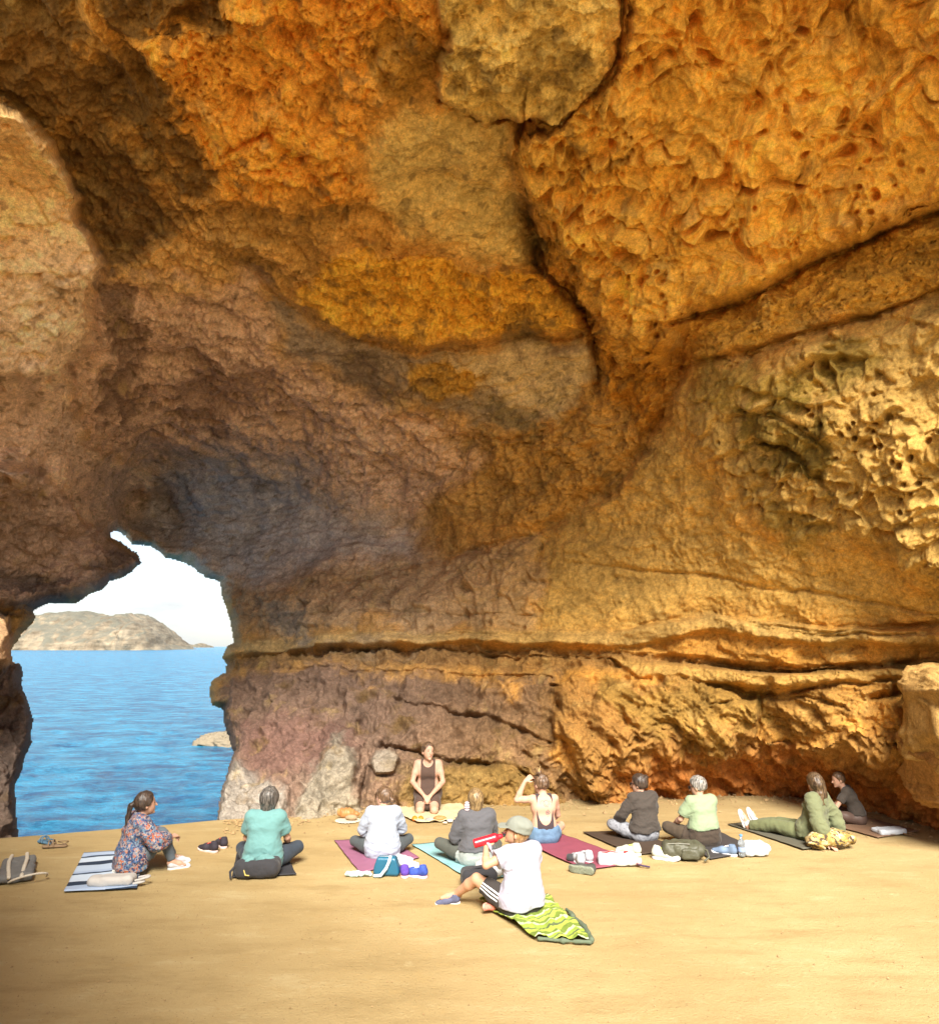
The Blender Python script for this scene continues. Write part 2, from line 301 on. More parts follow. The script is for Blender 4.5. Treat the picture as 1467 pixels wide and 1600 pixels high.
# joints and undercut bedding lines: polyline, half width px, depth m, overhang side step m
GROOVE = [
 ([(966,-40),(964,80),(930,134),(872,181),(830,200)], 4, .30, 0),
 ([(690,150),(740,181),(800,178),(872,181)], 4, .40, 0),
 ([(815,185),(808,240),(825,330),(850,420)], 9, .50, 0),
 ([(850,420),(905,470),(930,560),(935,600)], 6, .30, 0),
 ([(905,640),(880,668),(800,688),(740,684)], 3, .14, 0),
 ([(1050,505),(1150,478),(1280,408),(1400,358),(1520,318)], 5, .35, 0),
 ([(1060,572),(1200,540),(1350,497),(1467,450)], 6, .32, 0),
 ([(1062,560),(1040,640),(1000,700),(940,765),(850,830)], 12, .45, 0),
 ([(850,832),(700,868),(520,912)], 5, .25, 0),
 ([(360,968),(500,960),(650,958),(830,962)], 2.5, .12, 0),
 ([(500,1016),(700,1020),(860,1030),(1000,1036),(1200,1048),(1450,1044)], 3, .22, 0),
 ([(380,1046),(560,1052),(760,1056),(860,1062)], 3, .16, 0),
 ([(900,880),(1100,900),(1300,930),(1467,960)], 3, .10, 0),
 ([(620,640),(760,700),(900,690),(1000,650)], 3, .12, 0),
 ([(835,800),(850,850),(838,900)], 3, .22, 0),
 ([(360,1000),(500,994),(640,992),(800,990),(950,988),(1060,966),(1120,962),(1200,976),(1300,985),(1467,975)], 3.5, .18, 0),
 ([(1060,966),(1120,962),(1200,980),(1300,990),(1467,990)], 3, .18, 0),
 ([(860,1076),(950,1062),(1060,1060),(1190,1085),(1400,1062)], 4, .25, 0),
 ([(866,1090),(885,1180),(928,1252)], 7, .40, 0),
 ([(1190,1090),(1182,1150),(1240,1165)], 4, .25, 0),
 ([(620,1100),(760,1120),(860,1160)], 4, .20, 0),
 ([(600,1165),(700,1190),(800,1197),(880,1240)], 5, .35, 0),
 ([(560,1130),(575,1200),(560,1260)], 6, .30, 0),
 ([(1160,640),(1230,655),(1290,700)], 4, .16, 0),
 ([(1170,690),(1240,710),(1300,770)], 4, .20, 0),
 ([(1110,1100),(1160,1090),(1260,1088),(1320,1105)], 3, .14, 0),
 ([(700,280),(800,300),(830,380)], 4, .10, 0),
 ([(400,440),(540,530),(700,542),(900,526)], 5, .22, 0),
 ([(300,180),(345,240),(420,200),(520,300)], 6, .16, 0),
 ([(200,735),(330,700),(480,735),(560,795)], 5, .12, 0),
]
def build_cave(step=1.8):
    u0, u1, v0, v1 = -90, 1557, -90, 1400
    nx, ny = int((u1 - u0) / step), int((v1 - v0) / step)
    uu = np.linspace(u0, u1, nx); vv = np.linspace(v0, v1, ny); U, Vv = np.meshgrid(uu, vv)
    cu, cv = np.meshgrid(np.linspace(u0, u1, 150), np.linspace(v0, v1, 136))
    D = upsample(rbf_depth()(cu, cv), ny, nx)
    P0 = ray(U, Vv) * D[..., None]; P0[..., 2] += CAM_H
    # the outline of each unit is made ragged by noise that lives on the rock
    n1 = fbm(P0 * 1.1, 4); n2 = fbm(P0 * 1.1 + 31.7, 4); n3 = fbm(P0 * 5.0 + 3, 3); n4 = fbm(P0 * 5.0 + 53, 3)
    sc = 1150.0 / D
    Uw = U + sc * (.30 * n1 + .09 * n3); Vw = Vv + sc * (.30 * n2 + .09 * n4)
    Us = U + sc * (.07 * n1 + .03 * n3); Vs = Vv + sc * (.07 * n2 + .03 * n4)
    W0 = np.stack([fbm(P0 * 1.7, 3), fbm(P0 * 1.7 + 7.7, 3), fbm(P0 * 1.7 + 13.1, 3)], -1) * .22
    T1 = fbm(P0 * np.array((1.5, 1.5, 2.3)) + W0 * 2 + 3.3, 7, gain=.6) * 8.0
    T2 = fbm(P0 * np.array((5.5, 5.5, 9)) + W0 * 3 + 8, 4, gain=.58) * 4.0
    L1 = np.floor(T1) + sstep(0, .14, T1 - np.floor(T1)); L2 = np.floor(T2) + sstep(0, .2, T2 - np.floor(T2))
    rag = sc * (.20 * fbm(P0 * 1.8 + 71, 6, gain=.62) + .075 * L1 + .02 * L2)
    col = np.zeros(U.shape + (3,)); tex = {k: np.zeros(U.shape) for k in 'sfktco'}; proud = np.zeros(U.shape)
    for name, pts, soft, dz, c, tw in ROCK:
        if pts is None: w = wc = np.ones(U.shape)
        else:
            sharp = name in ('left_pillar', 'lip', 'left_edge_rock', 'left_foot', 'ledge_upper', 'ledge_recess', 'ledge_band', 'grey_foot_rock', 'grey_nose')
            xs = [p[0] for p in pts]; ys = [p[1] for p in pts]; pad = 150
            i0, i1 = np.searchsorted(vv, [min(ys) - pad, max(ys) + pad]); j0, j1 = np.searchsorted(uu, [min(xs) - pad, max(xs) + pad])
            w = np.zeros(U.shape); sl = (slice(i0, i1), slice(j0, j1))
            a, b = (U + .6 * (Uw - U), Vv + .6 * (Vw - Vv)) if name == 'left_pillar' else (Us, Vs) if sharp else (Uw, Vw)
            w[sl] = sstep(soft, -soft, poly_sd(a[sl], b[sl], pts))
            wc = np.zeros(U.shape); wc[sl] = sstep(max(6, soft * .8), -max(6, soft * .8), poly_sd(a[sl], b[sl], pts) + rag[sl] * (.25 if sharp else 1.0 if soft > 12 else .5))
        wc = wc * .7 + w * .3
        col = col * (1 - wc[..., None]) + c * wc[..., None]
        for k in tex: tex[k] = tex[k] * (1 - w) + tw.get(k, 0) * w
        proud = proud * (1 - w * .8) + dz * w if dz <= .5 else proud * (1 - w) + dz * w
    for pts, c, s in PATCH:
        xs = [p[0] for p in pts]; ys = [p[1] for p in pts]; pad = 120
        i0, i1 = np.searchsorted(vv, [min(ys) - pad, max(ys) + pad]); j0, j1 = np.searchsorted(uu, [min(xs) - pad, max(xs) + pad])
        sl = (slice(i0, i1), slice(j0, j1)); sd = poly_sd(Uw[sl], Vw[sl], pts)
        w = sstep(14, -10, sd + 1.3 * rag[sl]) * s
        col[sl] = col[sl] * (1 - w[..., None]) + c * w[..., None]
    groove = np.zeros(U.shape)
    for pts, hw, dep, _ in GROOVE:
        xs = [p[0] for p in pts]; ys = [p[1] for p in pts]; pad = 60
        i0, i1 = np.searchsorted(vv, [min(ys) - pad, max(ys) + pad]); j0, j1 = np.searchsorted(uu, [min(xs) - pad, max(xs) + pad])
        sl = (slice(i0, i1), slice(j0, j1)); d, side = line_sd(Us[sl], Vs[sl], pts)
        wv = hw * (1 + .9 * n3[sl])
        wv = np.maximum(wv, 1.5); groove[sl] = np.maximum(groove[sl], dep * (.42 * np.exp(-(d / wv) ** 2) + np.where(side > 0, .34 * np.exp(-d / (3.5 * wv)), .34 * np.exp(-d / (1.0 * wv)))))
    proud = proud - groove
    # fall-away round the opening, so that its rim is rounded rock and not a cut sheet
    hole = poly_sd(U + sc * (.03 * n3), Vv + sc * (.03 * n4), HOLE)
    rim = 1.6 * np.exp(-np.clip(hole, 0, None) / 5.0)
    # base surface and its normal
    D1 = D - proud + rim
    P1 = ray(U, Vv) * D1[..., None]; P1[..., 2] += CAM_H
    Nn = np.cross(np.gradient(P0, axis=1), np.gradient(P0, axis=0)); Nn /= np.linalg.norm(Nn, axis=-1, keepdims=True) + 1e-9
    R = -ray(U, Vv); R /= np.linalg.norm(R, axis=-1, keepdims=True)
    Nn *= np.sign((Nn * R).sum(-1))[..., None]; Nn = Nn * .65 + R * .35
    Nn /= np.linalg.norm(Nn, axis=-1, keepdims=True)
    P = P1.astype(np.float32)
    W = np.stack([fbm(P * 1.7, 3), fbm(P * 1.7 + 7.7, 3), fbm(P * 1.7 + 13.1, 3)], -1) * .22
    rough = sstep(-.25, .35, fbm(P * .55 + 77, 3))            # some stretches stay smooth
    h = .34 * fbm(P / 1.9, 3) + .07 * fbm(P * 1.7, 3)
    def scales(Q, edge=.13):
        """overlapping lobes: each cell bulges and leans out towards its lower end, with a sharp lip"""
        F1, F2, ID, vx, vz = worley(Q, True)
        lip = sstep(0, edge, F2 - F1)
        return lip * sstep(.1, .75, ID) * (.25 - F1 * .45 - vz * 1.15), ID, F1
    # scallops: weathered bowls with sharp crests
    Q = P + W; S1, ID, F1 = scales(Q * np.array((2.9, 2.9, 2.6)) + 5)
    S2, I2, G1 = scales((P + W * .7) * np.array((7.5, 7.5, 6.5)), .2)
    G, _, IE = worley((P + W * .5) * 9.5); pit = -1.0 * (IE > .66) * sstep(.42, .2, G)
    cl = sstep(-.05, .2, fbm(P * 1.0 + 4, 3))
    h += tex['s'] * (.24 * S1 + .085 * S2 * (.4 + rough) + .11 * pit * cl)
    # flutes: long lobes running down the rock with ragged lips
    Qf = P + W * 1.4; S1, ID, F1 = scales(np.stack([Qf[..., 0] * 3.6 + Qf[..., 2] * .5, Qf[..., 1] * 3.6, Qf[..., 2] * 1.9], -1), .16)
    S3, I3, G3 = scales(np.stack([Qf[..., 0] * 8.5 + 3, Qf[..., 1] * 8.5, Qf[..., 2] * 4.6], -1), .22)
    drip = fbm(np.stack([Qf[..., 0] * 3.0 + Qf[..., 2] * .4, Qf[..., 1] * 3.0, Qf[..., 2] * .8], -1) + 50, 3, ridged=True)
    PG, _, PI = worley(np.stack([P[..., 0] + W[..., 0], P[..., 1] + W[..., 1], (P[..., 2] + W[..., 2]) * .75], -1) * 6.0); pit2 = -1.0 * (PI > .5) * sstep(.44, .26, PG)
    cl2 = sstep(.0, .25, fbm(P * .8 + 24, 3))
    h += tex['f'] * (.30 * S1 + .12 * S3 * (.3 + rough) + .20 * (drip - .2) + .09 * pit * cl + .17 * pit2 * cl2)
    # flakes: crusts with crisp broken edges
    h += tex['k'] * (L1 * .055 + L2 * .020 * rough + .035 * S3 * rough * sstep(.1, -.1, fbm(P * 1.3 + 33, 3)))
    # strata
    h += tex['t'] * .16 * fbm(np.stack([P[..., 0] * .5, P[..., 1] * .5, P[..., 2] * 7 + W[..., 2] * 4], -1), 4)
    # crag
    rg = fbm(P * 2.2 + W * 2, 6, ridged=True, gain=.55)
    h += tex['c'] * .32 * (rg - .4)
    # oblique foliation of the big boulder
    a = P[..., 0] * .62 + P[..., 2] * .78; bb = -P[..., 0] * .78 + P[..., 2] * .62
    t = fbm(np.stack([a * 4.2, P[..., 1] * 2.0, bb * 1.4], -1) + W * 3, 6, gain=.6) * 5; fr = t - np.floor(t)
    h += tex['o'] * ((np.floor(t) + fr ** 2.2) * .075 + .08 * rg)
    h += (.012 * fbm(P * 14, 3) + .02 * fbm(P * 7, 2)) * (.35 + rough)
    h *= np.clip(hole / 14.0, .25, 1)
    P = P + Nn * h[..., None]
    # colour mottling that belongs to the stone
    m = fbm(P0 * 2.6, 6, gain=.62); m2 = fbm(P0 * .8 + 20, 4); m3 = fbm(P0 * 9 + 40, 4, gain=.6)
    col = col * (1 + .40 * m + .22 * m2 + .38 * m3 + .05 * L1 + .03 * L2)[..., None]
    warm_tint = sstep(350, 620, np.hypot(U - 250, (Vv - 900) * .9))[..., None]  # light's tint put into the colour: cool by the opening, warm further off
    col = col * (np.array((1.0, .98, .95)) * (1 - warm_tint) + np.array((1.08, .93, .60)) * warm_tint)
    fleck = sstep(.16, .30, fbm(P0 * np.array((4.5, 4.5, 9)) + W0 * 2 + 90, 4, gain=.6)) * sstep(1150, 700, Vv) * sstep(1250, 850, U) * .55
    col = col * (1 - fleck[..., None]) + c_(.14, .085, .035) * fleck[..., None]
    stain = sstep(.10, .42, fbm(P0 * np.array((1.5, 1.5, 2.6)) + 60, 6, gain=.62)) * (.35 + .4 * np.clip(tex['c'], 0, 1))
    col = col * (1 - stain[..., None]) + c_(.15, .09, .025) * stain[..., None]
    pale = sstep(.16, .45, fbm(P0 * 2.1 + 80, 6, gain=.62)) * .35
    col = col * (1 - pale[..., None]) + c_(.60, .43, .15) * pale[..., None]
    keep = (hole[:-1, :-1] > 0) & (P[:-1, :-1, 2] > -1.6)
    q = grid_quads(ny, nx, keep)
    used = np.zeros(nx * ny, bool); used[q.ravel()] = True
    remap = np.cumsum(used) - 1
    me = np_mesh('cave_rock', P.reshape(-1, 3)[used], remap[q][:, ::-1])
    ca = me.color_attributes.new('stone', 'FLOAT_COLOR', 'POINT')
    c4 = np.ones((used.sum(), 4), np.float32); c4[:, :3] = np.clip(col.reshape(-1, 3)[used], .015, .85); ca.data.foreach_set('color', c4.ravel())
    return me, P, U, Vv, hole

def rock_material(name, attr='stone', base=None, bump=.5):
    m, n, l, b = mat_new(name)
    geo = n.new('ShaderNodeNewGeometry')
    t1 = n.new('ShaderNodeTexNoise'); t1.inputs['Scale'].default_value = 22; t1.inputs['Detail'].default_value = 8; t1.inputs['Roughness'].default_value = .68
    t2 = n.new('ShaderNodeTexNoise'); t2.inputs['Scale'].default_value = 90; t2.inputs['Detail'].default_value = 4; t2.inputs['Roughness'].default_value = .6
    t3 = n.new('ShaderNodeTexVoronoi'); t3.inputs['Scale'].default_value = 30
    for t in (t1, t2, t3): l.new(geo.outputs['Position'], t.inputs['Vector'])
    if base is None:
        at_ = n.new('ShaderNodeAttribute'); at_.attribute_name = attr; src = at_.outputs['Color']
    else:
        rgb = n.new('ShaderNodeRGB'); rgb.outputs[0].default_value = tuple(base) + (1,); src = rgb.outputs[0]
    r = n.new('ShaderNodeMapRange'); r.inputs['From Min'].default_value = .3; r.inputs['From Max'].default_value = .7
    r.inputs['To Min'].default_value = .62; r.inputs['To Max'].default_value = 1.35
    l.new(t1.outputs['Fac'], r.inputs['Value'])
    g = n.new('ShaderNodeTexNoise'); g.inputs['Scale'].default_value = 75; g.inputs['Detail'].default_value = 3; g.inputs['Roughness'].default_value = .7; l.new(geo.outputs['Position'], g.inputs['Vector'])
    r2 = n.new('ShaderNodeMapRange'); r2.inputs['From Min'].default_value = .35; r2.inputs['From Max'].default_value = .65; r2.inputs['To Min'].default_value = .80; r2.inputs['To Max'].default_value = 1.18; l.new(g.outputs['Fac'], r2.inputs['Value'])
    mm = n.new('ShaderNodeMath'); mm.operation = 'MULTIPLY'; l.new(r.outputs[0], mm.inputs[0]); l.new(r2.outputs[0], mm.inputs[1])
    vm = n.new('ShaderNodeVectorMath'); vm.operation = 'SCALE'; l.new(src, vm.inputs[0]); l.new(mm.outputs[0], vm.inputs['Scale'])
    l.new(vm.outputs[0], b.inputs['Base Color'])
    b.inputs['Roughness'].default_value = .92; b.inputs['Specular IOR Level'].default_value = .2
    a1 = n.new('ShaderNodeMath'); a1.operation = 'MULTIPLY_ADD'; a1.inputs[1].default_value = .35; l.new(t2.outputs['Fac'], a1.inputs[0]); l.new(t1.outputs['Fac'], a1.inputs[2])
    bp = n.new('ShaderNodeBump'); bp.inputs['Strength'].default_value = bump; bp.inputs['Distance'].default_value = .03
    l.new(a1.outputs[0], bp.inputs['Height']); l.new(bp.outputs[0], b.inputs['Normal'])
    return m
ROCK_M = rock_material('weathered_sandstone')
me, CP, CU, CVv, CHOLE = build_cave()
cave = tag(link('cave_rock', me, ROCK_M), 'weathered orange sandstone walls and roof of the sea cave', kind='structure')

# the rest of the cave, left, right and over the camera, outside the picture: continues the surveyed rock
def strip(name, edge_pts, offs, amp=.25):
    E = np.array(edge_pts); rows = []
    nrm = len(offs)
    for k, o in enumerate(offs):
        rows.append(E + np.array(o))
    V = np.array(rows); V = V + np.stack([fbm(V * .5, 3), fbm(V * .5 + 9, 3), fbm(V * .5 + 18, 3)], -1) * amp * 3 * (np.arange(nrm) > 0)[:, None, None]
    me = np_mesh(name, V.reshape(-1, 3), grid_quads(V.shape[0], V.shape[1]))
    ca = me.color_attributes.new('stone', 'FLOAT_COLOR', 'POINT')
    base = np.array((.50, .31, .11)); mm = 1 + .4 * fbm(V * 1.3, 4)
    c4 = np.ones((V.shape[0] * V.shape[1], 4), np.float32); c4[:, :3] = (base * mm[..., None]).reshape(-1, 3); ca.data.foreach_set('color', c4.ravel())
    return tag(link(name, me, ROCK_M), 'unseen sandstone of the cave continuing beside and above the camera', kind='structure')
def resample(E, n):
    i = np.linspace(0, len(E) - 1, n).astype(int); return E[i]
top = resample(CP[4, :], 120)
strip('cave_roof', top, [(0, 0, 0), (0, -1, .35), (0, -2, .8), (0, -3.2, 1.4), (0, -4.2, 2.1), (0, -5.0, 3.2)])
right = resample(CP[:820, -4], 90)
strip('cave_wall_right', right, [(0, 0, 0), (1.2, -.8, 0), (3.4, -1.4, 0), (6, -1.6, .3)])
left = resample(CP[400:820, 4], 80)
strip('cave_wall_left_blocker', left, [(0, 0, 0), (.1, -1.2, 0), (.4, -2.6, 0), (1.2, -4.2, 0), (2.4, -5.8, 0), (4.0, -7.4, 0), (5.6, -9.2, 0), (6.9, -11, .3)])  # inward bend behind the camera shaped to throw shade on the floor's left
corner = np.array([CP[4, -4], CP[4, -4] + (1.5, -2.5, .6), CP[4, -4] + (3.6, -5.5, 1.5)])

# ------------------------------------------------------------------ the floor
def build_floor():
    ex0 = ground(0, 1310); ex1 = ground(340, 1282)
    d = (ex1 - ex0); d.normalize()
    A = ex0 - d * 4.2; B = ex0 + d * 6.5
    nx, ny = 420, 300
    S = np.linspace(0, 1, nx); T = np.linspace(0, 1, ny) ** 1.5
    back = np.stack([A.x + (B.x - A.x) * np.clip(S * 2.6, 0, 1) + np.clip(S * 2.6 - 1, 0, None) * 6.5, A.y + (B.y - A.y) * np.clip(S * 2.6, 0, 1)], -1)
    front = np.stack([-9 + 18 * S, np.full(nx, -9.0)], -1)
    XY = back[None] * (1 - T[:, None, None]) + front[None] * T[:, None, None]
    Z = .012 * fbm(np.concatenate([XY * .9, np.zeros(XY.shape[:2] + (1,))], -1), 3) + .004 * fbm(np.concatenate([XY * 6, np.zeros(XY.shape[:2] + (1,))], -1), 3)
    jag = .035 * fbm(np.concatenate([XY * 2.0, np.zeros(XY.shape[:2] + (1,))], -1), 4)
    XY[0, :, 1] += jag[0] * 2
    P = np.concatenate([XY, Z[..., None]], -1)
    side = P[:1].copy(); side2 = P[:1].copy(); side[..., 2] -= .035; side[..., 1] += .02; side2[..., 2] = -3.9; side2[..., 1] += .5
    P = np.concatenate([side2, side, P], 0)
    return np_mesh('floor', P.reshape(-1, 3), grid_quads(P.shape[0], P.shape[1])[:, ::-1])
def floor_material():
    m, n, l, b = mat_new('sandy_floor')
    geo = n.new('ShaderNodeNewGeometry')
    def noise(s, d, r=.6, sc=(1, 1, 1)):
        mp = n.new('ShaderNodeMapping'); mp.inputs['Scale'].default_value = sc; l.new(geo.outputs['Position'], mp.inputs['Vector'])
        t = n.new('ShaderNodeTexNoise'); t.inputs['Scale'].default_value = s; t.inputs['Detail'].default_value = d; t.inputs['Roughness'].default_value = r
        l.new(mp.outputs[0], t.inputs['Vector']); return t
    a = noise(.55, 5, .6); c = noise(2.2, 8, .7, (.5, 1.6, 1)); e = noise(38, 6, .75); g = noise(240, 3, .7)
    def mixc(fac, c1, c2, lo, hi):
        r = n.new('ShaderNodeMapRange'); r.inputs['From Min'].default_value = lo; r.inputs['From Max'].default_value = hi
        l.new(fac, r.inputs['Value'])
        x = n.new('ShaderNodeMixRGB'); l.new(r.outputs[0], x.inputs[0])
        for s, cc in ((1, c1), (2, c2)):
            if isinstance(cc, tuple): x.inputs[s].default_value = cc + (1,)
            else: l.new(cc, x.inputs[s])
        return x.outputs[0]
    x1 = mixc(a.outputs['Fac'], (.40, .29, .13), (.47, .355, .17), .35, .65)
    x2 = mixc(c.outputs['Fac'], (.36, .26, .115), x1, .34, .50)
    x3 = mixc(c.outputs['Fac'], x2, (.52, .42, .23), .56, .74)
    dk = mixc(e.outputs['Fac'], (.34, .245, .11), x3, .30, .42)
    sp_ = n.new('ShaderNodeTexVoronoi'); sp_.inputs['Scale'].default_value = 26; l.new(geo.outputs['Position'], sp_.inputs['Vector'])
    spk = mixc(sp_.outputs['Distance'], (.22, .15, .07), dk, .06, .13)
    f2 = noise(5.5, 7, .72); tr = mixc(f2.outputs['Fac'], (.42, .30, .13), spk, .33, .44); dk = mixc(f2.outputs['Fac'], tr, (.54, .44, .24), .60, .78)
    l.new(dk, b.inputs['Base Color']); b.inputs['Roughness'].default_value = .85; b.inputs['Specular IOR Level'].default_value = .25
    s = n.new('ShaderNodeMath'); s.operation = 'MULTIPLY_ADD'; s.inputs[1].default_value = .4; l.new(g.outputs['Fac'], s.inputs[0]); l.new(e.outputs['Fac'], s.inputs[2])
    bp = n.new('ShaderNodeBump'); bp.inputs['Strength'].default_value = .7; bp.inputs['Distance'].default_value = .02
    l.new(s.outputs[0], bp.inputs['Height']); l.new(bp.outputs[0], b.inputs['Normal'])
    return m
tag(link('floor', build_floor(), floor_material()), 'flat sandy yellow floor of the cave', kind='structure')

# unseen pale ground added behind the camera to bounce light onto the roof
tag(link('bounce_ground', py_mesh('bounce_ground', [(-60,-70,-.03),(60,-70,-.03),(60,-8.8,-.03),(-60,-8.8,-.03),(-60,-70,-4.5),(60,-70,-4.5),(60,-8.8,-4.5),(-60,-8.8,-4.5)], [(0,1,2,3),(0,3,7,4),(3,2,6,7),(2,1,5,6),(1,0,4,5)]),
    M('bounce_ground_pale', (.66, .56, .38), noise=.2, scale=.6, bump=.3, bscale=8)), 'unseen pale ground added behind the camera to bounce light onto the roof', kind='structure')

# ------------------------------------------------------------------ sea, islands
SEA = -4.0
def build_sea():
    nx, ny = 360, 420
    Y = 7.5 + np.concatenate([[-40], np.geomspace(.5, 20000, ny - 1)])
    rows = []
    for y in Y:
        dd = max(y, 8); rows.append(np.stack([np.linspace(-1.15 * dd - 6, .25 * dd + 6, nx), np.full(nx, y)], -1))
    XY = np.array(rows); d = np.maximum(XY[..., 1], 1)
    fade = np.clip(1 - d / 500, 0, 1)
    p3 = np.concatenate([XY, np.zeros(d.shape + (1,))], -1)
    wv = p3 + np.stack([fbm(p3 * .15, 2), fbm(p3 * .15 + 5, 2), np.zeros(d.shape)], -1) * 2
    Z = .16 * fbm(wv * np.array((.22, .55, 1)), 3, ridged=True) * fade + .10 * fbm(wv * np.array((.8, 1.7, 1)) + 8, 4, ridged=True) * np.clip(1 - d / 130, 0, 1)
    P = np.concatenate([XY, SEA + Z[..., None]], -1)
    return np_mesh('sea', P.reshape(-1, 3), grid_quads(ny, nx))
def sea_material():
    m, n, l, b = mat_new('sea_water')
    geo = n.new('ShaderNodeNewGeometry')
    def noise(s, d, sc, r=.6):
        mp = n.new('ShaderNodeMapping'); mp.inputs['Scale'].default_value = sc; l.new(geo.outputs['Position'], mp.inputs['Vector'])
        t = n.new('ShaderNodeTexNoise'); t.inputs['Scale'].default_value = s; t.inputs['Detail'].default_value = d; t.inputs['Roughness'].default_value = r
        t.inputs['Distortion'].default_value = .4
        l.new(mp.outputs[0], t.inputs['Vector']); return t
    a = noise(.6, 9, (.55, 1.0, 1), .72); c = noise(3.2, 6, (.7, 1.2, 1), .7); e = noise(.06, 3, (.4, 1, 1))
    s = n.new('ShaderNodeMath'); s.operation = 'MULTIPLY_ADD'; s.inputs[1].default_value = .35; l.new(c.outputs['Fac'], s.inputs[0]); l.new(a.outputs['Fac'], s.inputs[2])
    bp = n.new('ShaderNodeBump'); bp.inputs['Strength'].default_value = 1.0; bp.inputs['Distance'].default_value = .9
    l.new(s.outputs[0], bp.inputs['Height']); l.new(bp.outputs[0], b.inputs['Normal'])
    rp = n.new('ShaderNodeValToRGB'); rp.color_ramp.elements[0].position = .40; rp.color_ramp.elements[1].position = .66
    rp.color_ramp.elements[0].color = (.003, .06, .165, 1); rp.color_ramp.elements[1].color = (.03, .27, .46, 1)
    l.new(s.outputs[0], rp.inputs[0]); l.new(rp.outputs[0], b.inputs['Base Color'])
    rp.color_ramp.elements[0].position = .56; rp.color_ramp.elements[1].position = .80
    b.inputs['Roughness'].default_value = .22; b.inputs['IOR'].default_value = 1.33; b.inputs['Specular IOR Level'].default_value = .3
    return m
tag(link('sea', build_sea(), sea_material()), 'rippled blue sea running to the horizon', kind='structure')

def island(name, u_a, u_b, prof, dist, depth, mat, label, nx=150, ny=60, seed=0, rough=1.0):
    """headland as a height field: profile given as (photo u, photo v) of its skyline"""
    pu = [p[0] for p in prof]; pz = [(HORIZON - p[1]) / F_PX * dist for p in prof]
    r = ray(np.linspace(u_a, u_b, nx), np.full(nx, HORIZON))
    X = r[:, 0] * dist; H = np.interp(np.linspace(u_a, u_b, nx), pu, pz)
    T = np.linspace(0, 1, ny)
    sh = np.sin(T * math.pi) ** .62
    XX = np.repeat(X[None], ny, 0); YY = dist + (T[:, None] - .5) * depth + 0 * XX
    Z = H[None] * sh[:, None]
    n_ = fbm(np.stack([XX / 60, YY / 60, Z / 120 + seed], -1), 6, ridged=True, gain=.55)
    Z = Z * (1 + .34 * rough * (n_ - .5) * (1 - .5 * sh[:, None])) - 3
    gul = fbm(np.stack([XX / 26, Z / 40, YY * 0 + seed + 4], -1), 5, ridged=True)
    YY = YY + gul * dist * .02
    P = np.stack([XX, YY, Z + SEA], -1)
    me = np_mesh(name, P.reshape(-1, 3), grid_quads(ny, nx))
    return link(name, me, mat)
def island_material():
    m, n, l, b = mat_new('island_rock')
    geo = n.new('ShaderNodeNewGeometry')
    sp = n.new('ShaderNodeSeparateXYZ'); l.new(geo.outputs['Normal'], sp.inputs[0])
    def noise(s, d, sc=(1, 1, 1)):
        mp = n.new('ShaderNodeMapping'); mp.inputs['Scale'].default_value = sc; l.new(geo.outputs['Position'], mp.inputs['Vector'])
        t = n.new('ShaderNodeTexNoise'); t.inputs['Scale'].default_value = s; t.inputs['Detail'].default_value = d; t.inputs['Roughness'].default_value = .7
        l.new(mp.outputs[0], t.inputs['Vector']); return t
    a = noise(.035, 9); c = noise(.012, 6); st = noise(.03, 7, (.6, .6, 3.5))
    r1 = n.new('ShaderNodeValToRGB'); r1.color_ramp.elements[0].color = (.13, .10, .065, 1); r1.color_ramp.elements[1].color = (.30, .245, .17, 1)
    r1.color_ramp.elements[0].position = .38; r1.color_ramp.elements[1].position = .62; l.new(st.outputs['Fac'], r1.inputs[0])
    # scrub where the slope is gentle
    ad = n.new('ShaderNodeMath'); ad.operation = 'MULTIPLY_ADD'; ad.inputs[1].default_value = 1.6; l.new(a.outputs['Fac'], ad.inputs[0]); l.new(sp.outputs['Z'], ad.inputs[2])
    mr = n.new('ShaderNodeMapRange'); mr.inputs['From Min'].default_value = 1.45; mr.inputs['From Max'].default_value = 1.75; l.new(ad.outputs[0], mr.inputs['Value'])
    x = n.new('ShaderNodeMixRGB'); l.new(mr.outputs[0], x.inputs[0]); l.new(r1.outputs[0], x.inputs[1]); x.inputs[2].default_value = (.13, .125, .095, 1)
    l.new(x.outputs[0], b.inputs['Base Color']); b.inputs['Roughness'].default_value = .95
    bp = n.new('ShaderNodeBump'); bp.inputs['Strength'].default_value = .7; bp.inputs['Distance'].default_value = 9; l.new(a.outputs['Fac'], bp.inputs['Height']); l.new(bp.outputs[0], b.inputs['Normal'])
    return m
IM = island_material()
tag(island('island', -60, 262, [(-60,1004),(0,996),(30,985),(48,972),(75,955),(115,950),(150,956),(175,958),(205,953),(222,966),(236,985),(238,998),(262,1009)], 1400, 420, IM, ''),
    'rocky headland of pale cliffs and green scrub across the sea', kind='structure')
tag(island('island', 105, 252, [(105,1009),(130,995),(160,982),(185,972),(208,964),(226,975),(236,990),(241,1002),(252,1009)], 1250, 130, IM, '', 90, 40, 3), 'bare tan cliff in front of the right end of the near island', kind='structure')
tag(island('distant_island', 240, 296, [(240,1009),(250,1003),(265,1000),(280,1003),(290,1008),(296,1010)], 3800, 500, IM, '', 40, 30, 5, .5), 'low dark island far off on the horizon', kind='structure')
tag(island('distant_island', 299, 322, [(299,1010),(304,1006),(309,1002),(312,1006),(318,1005),(322,1010)], 4000, 260, IM, '', 30, 24, 8, .8), 'tiny jagged islet far off on the horizon', kind='structure')

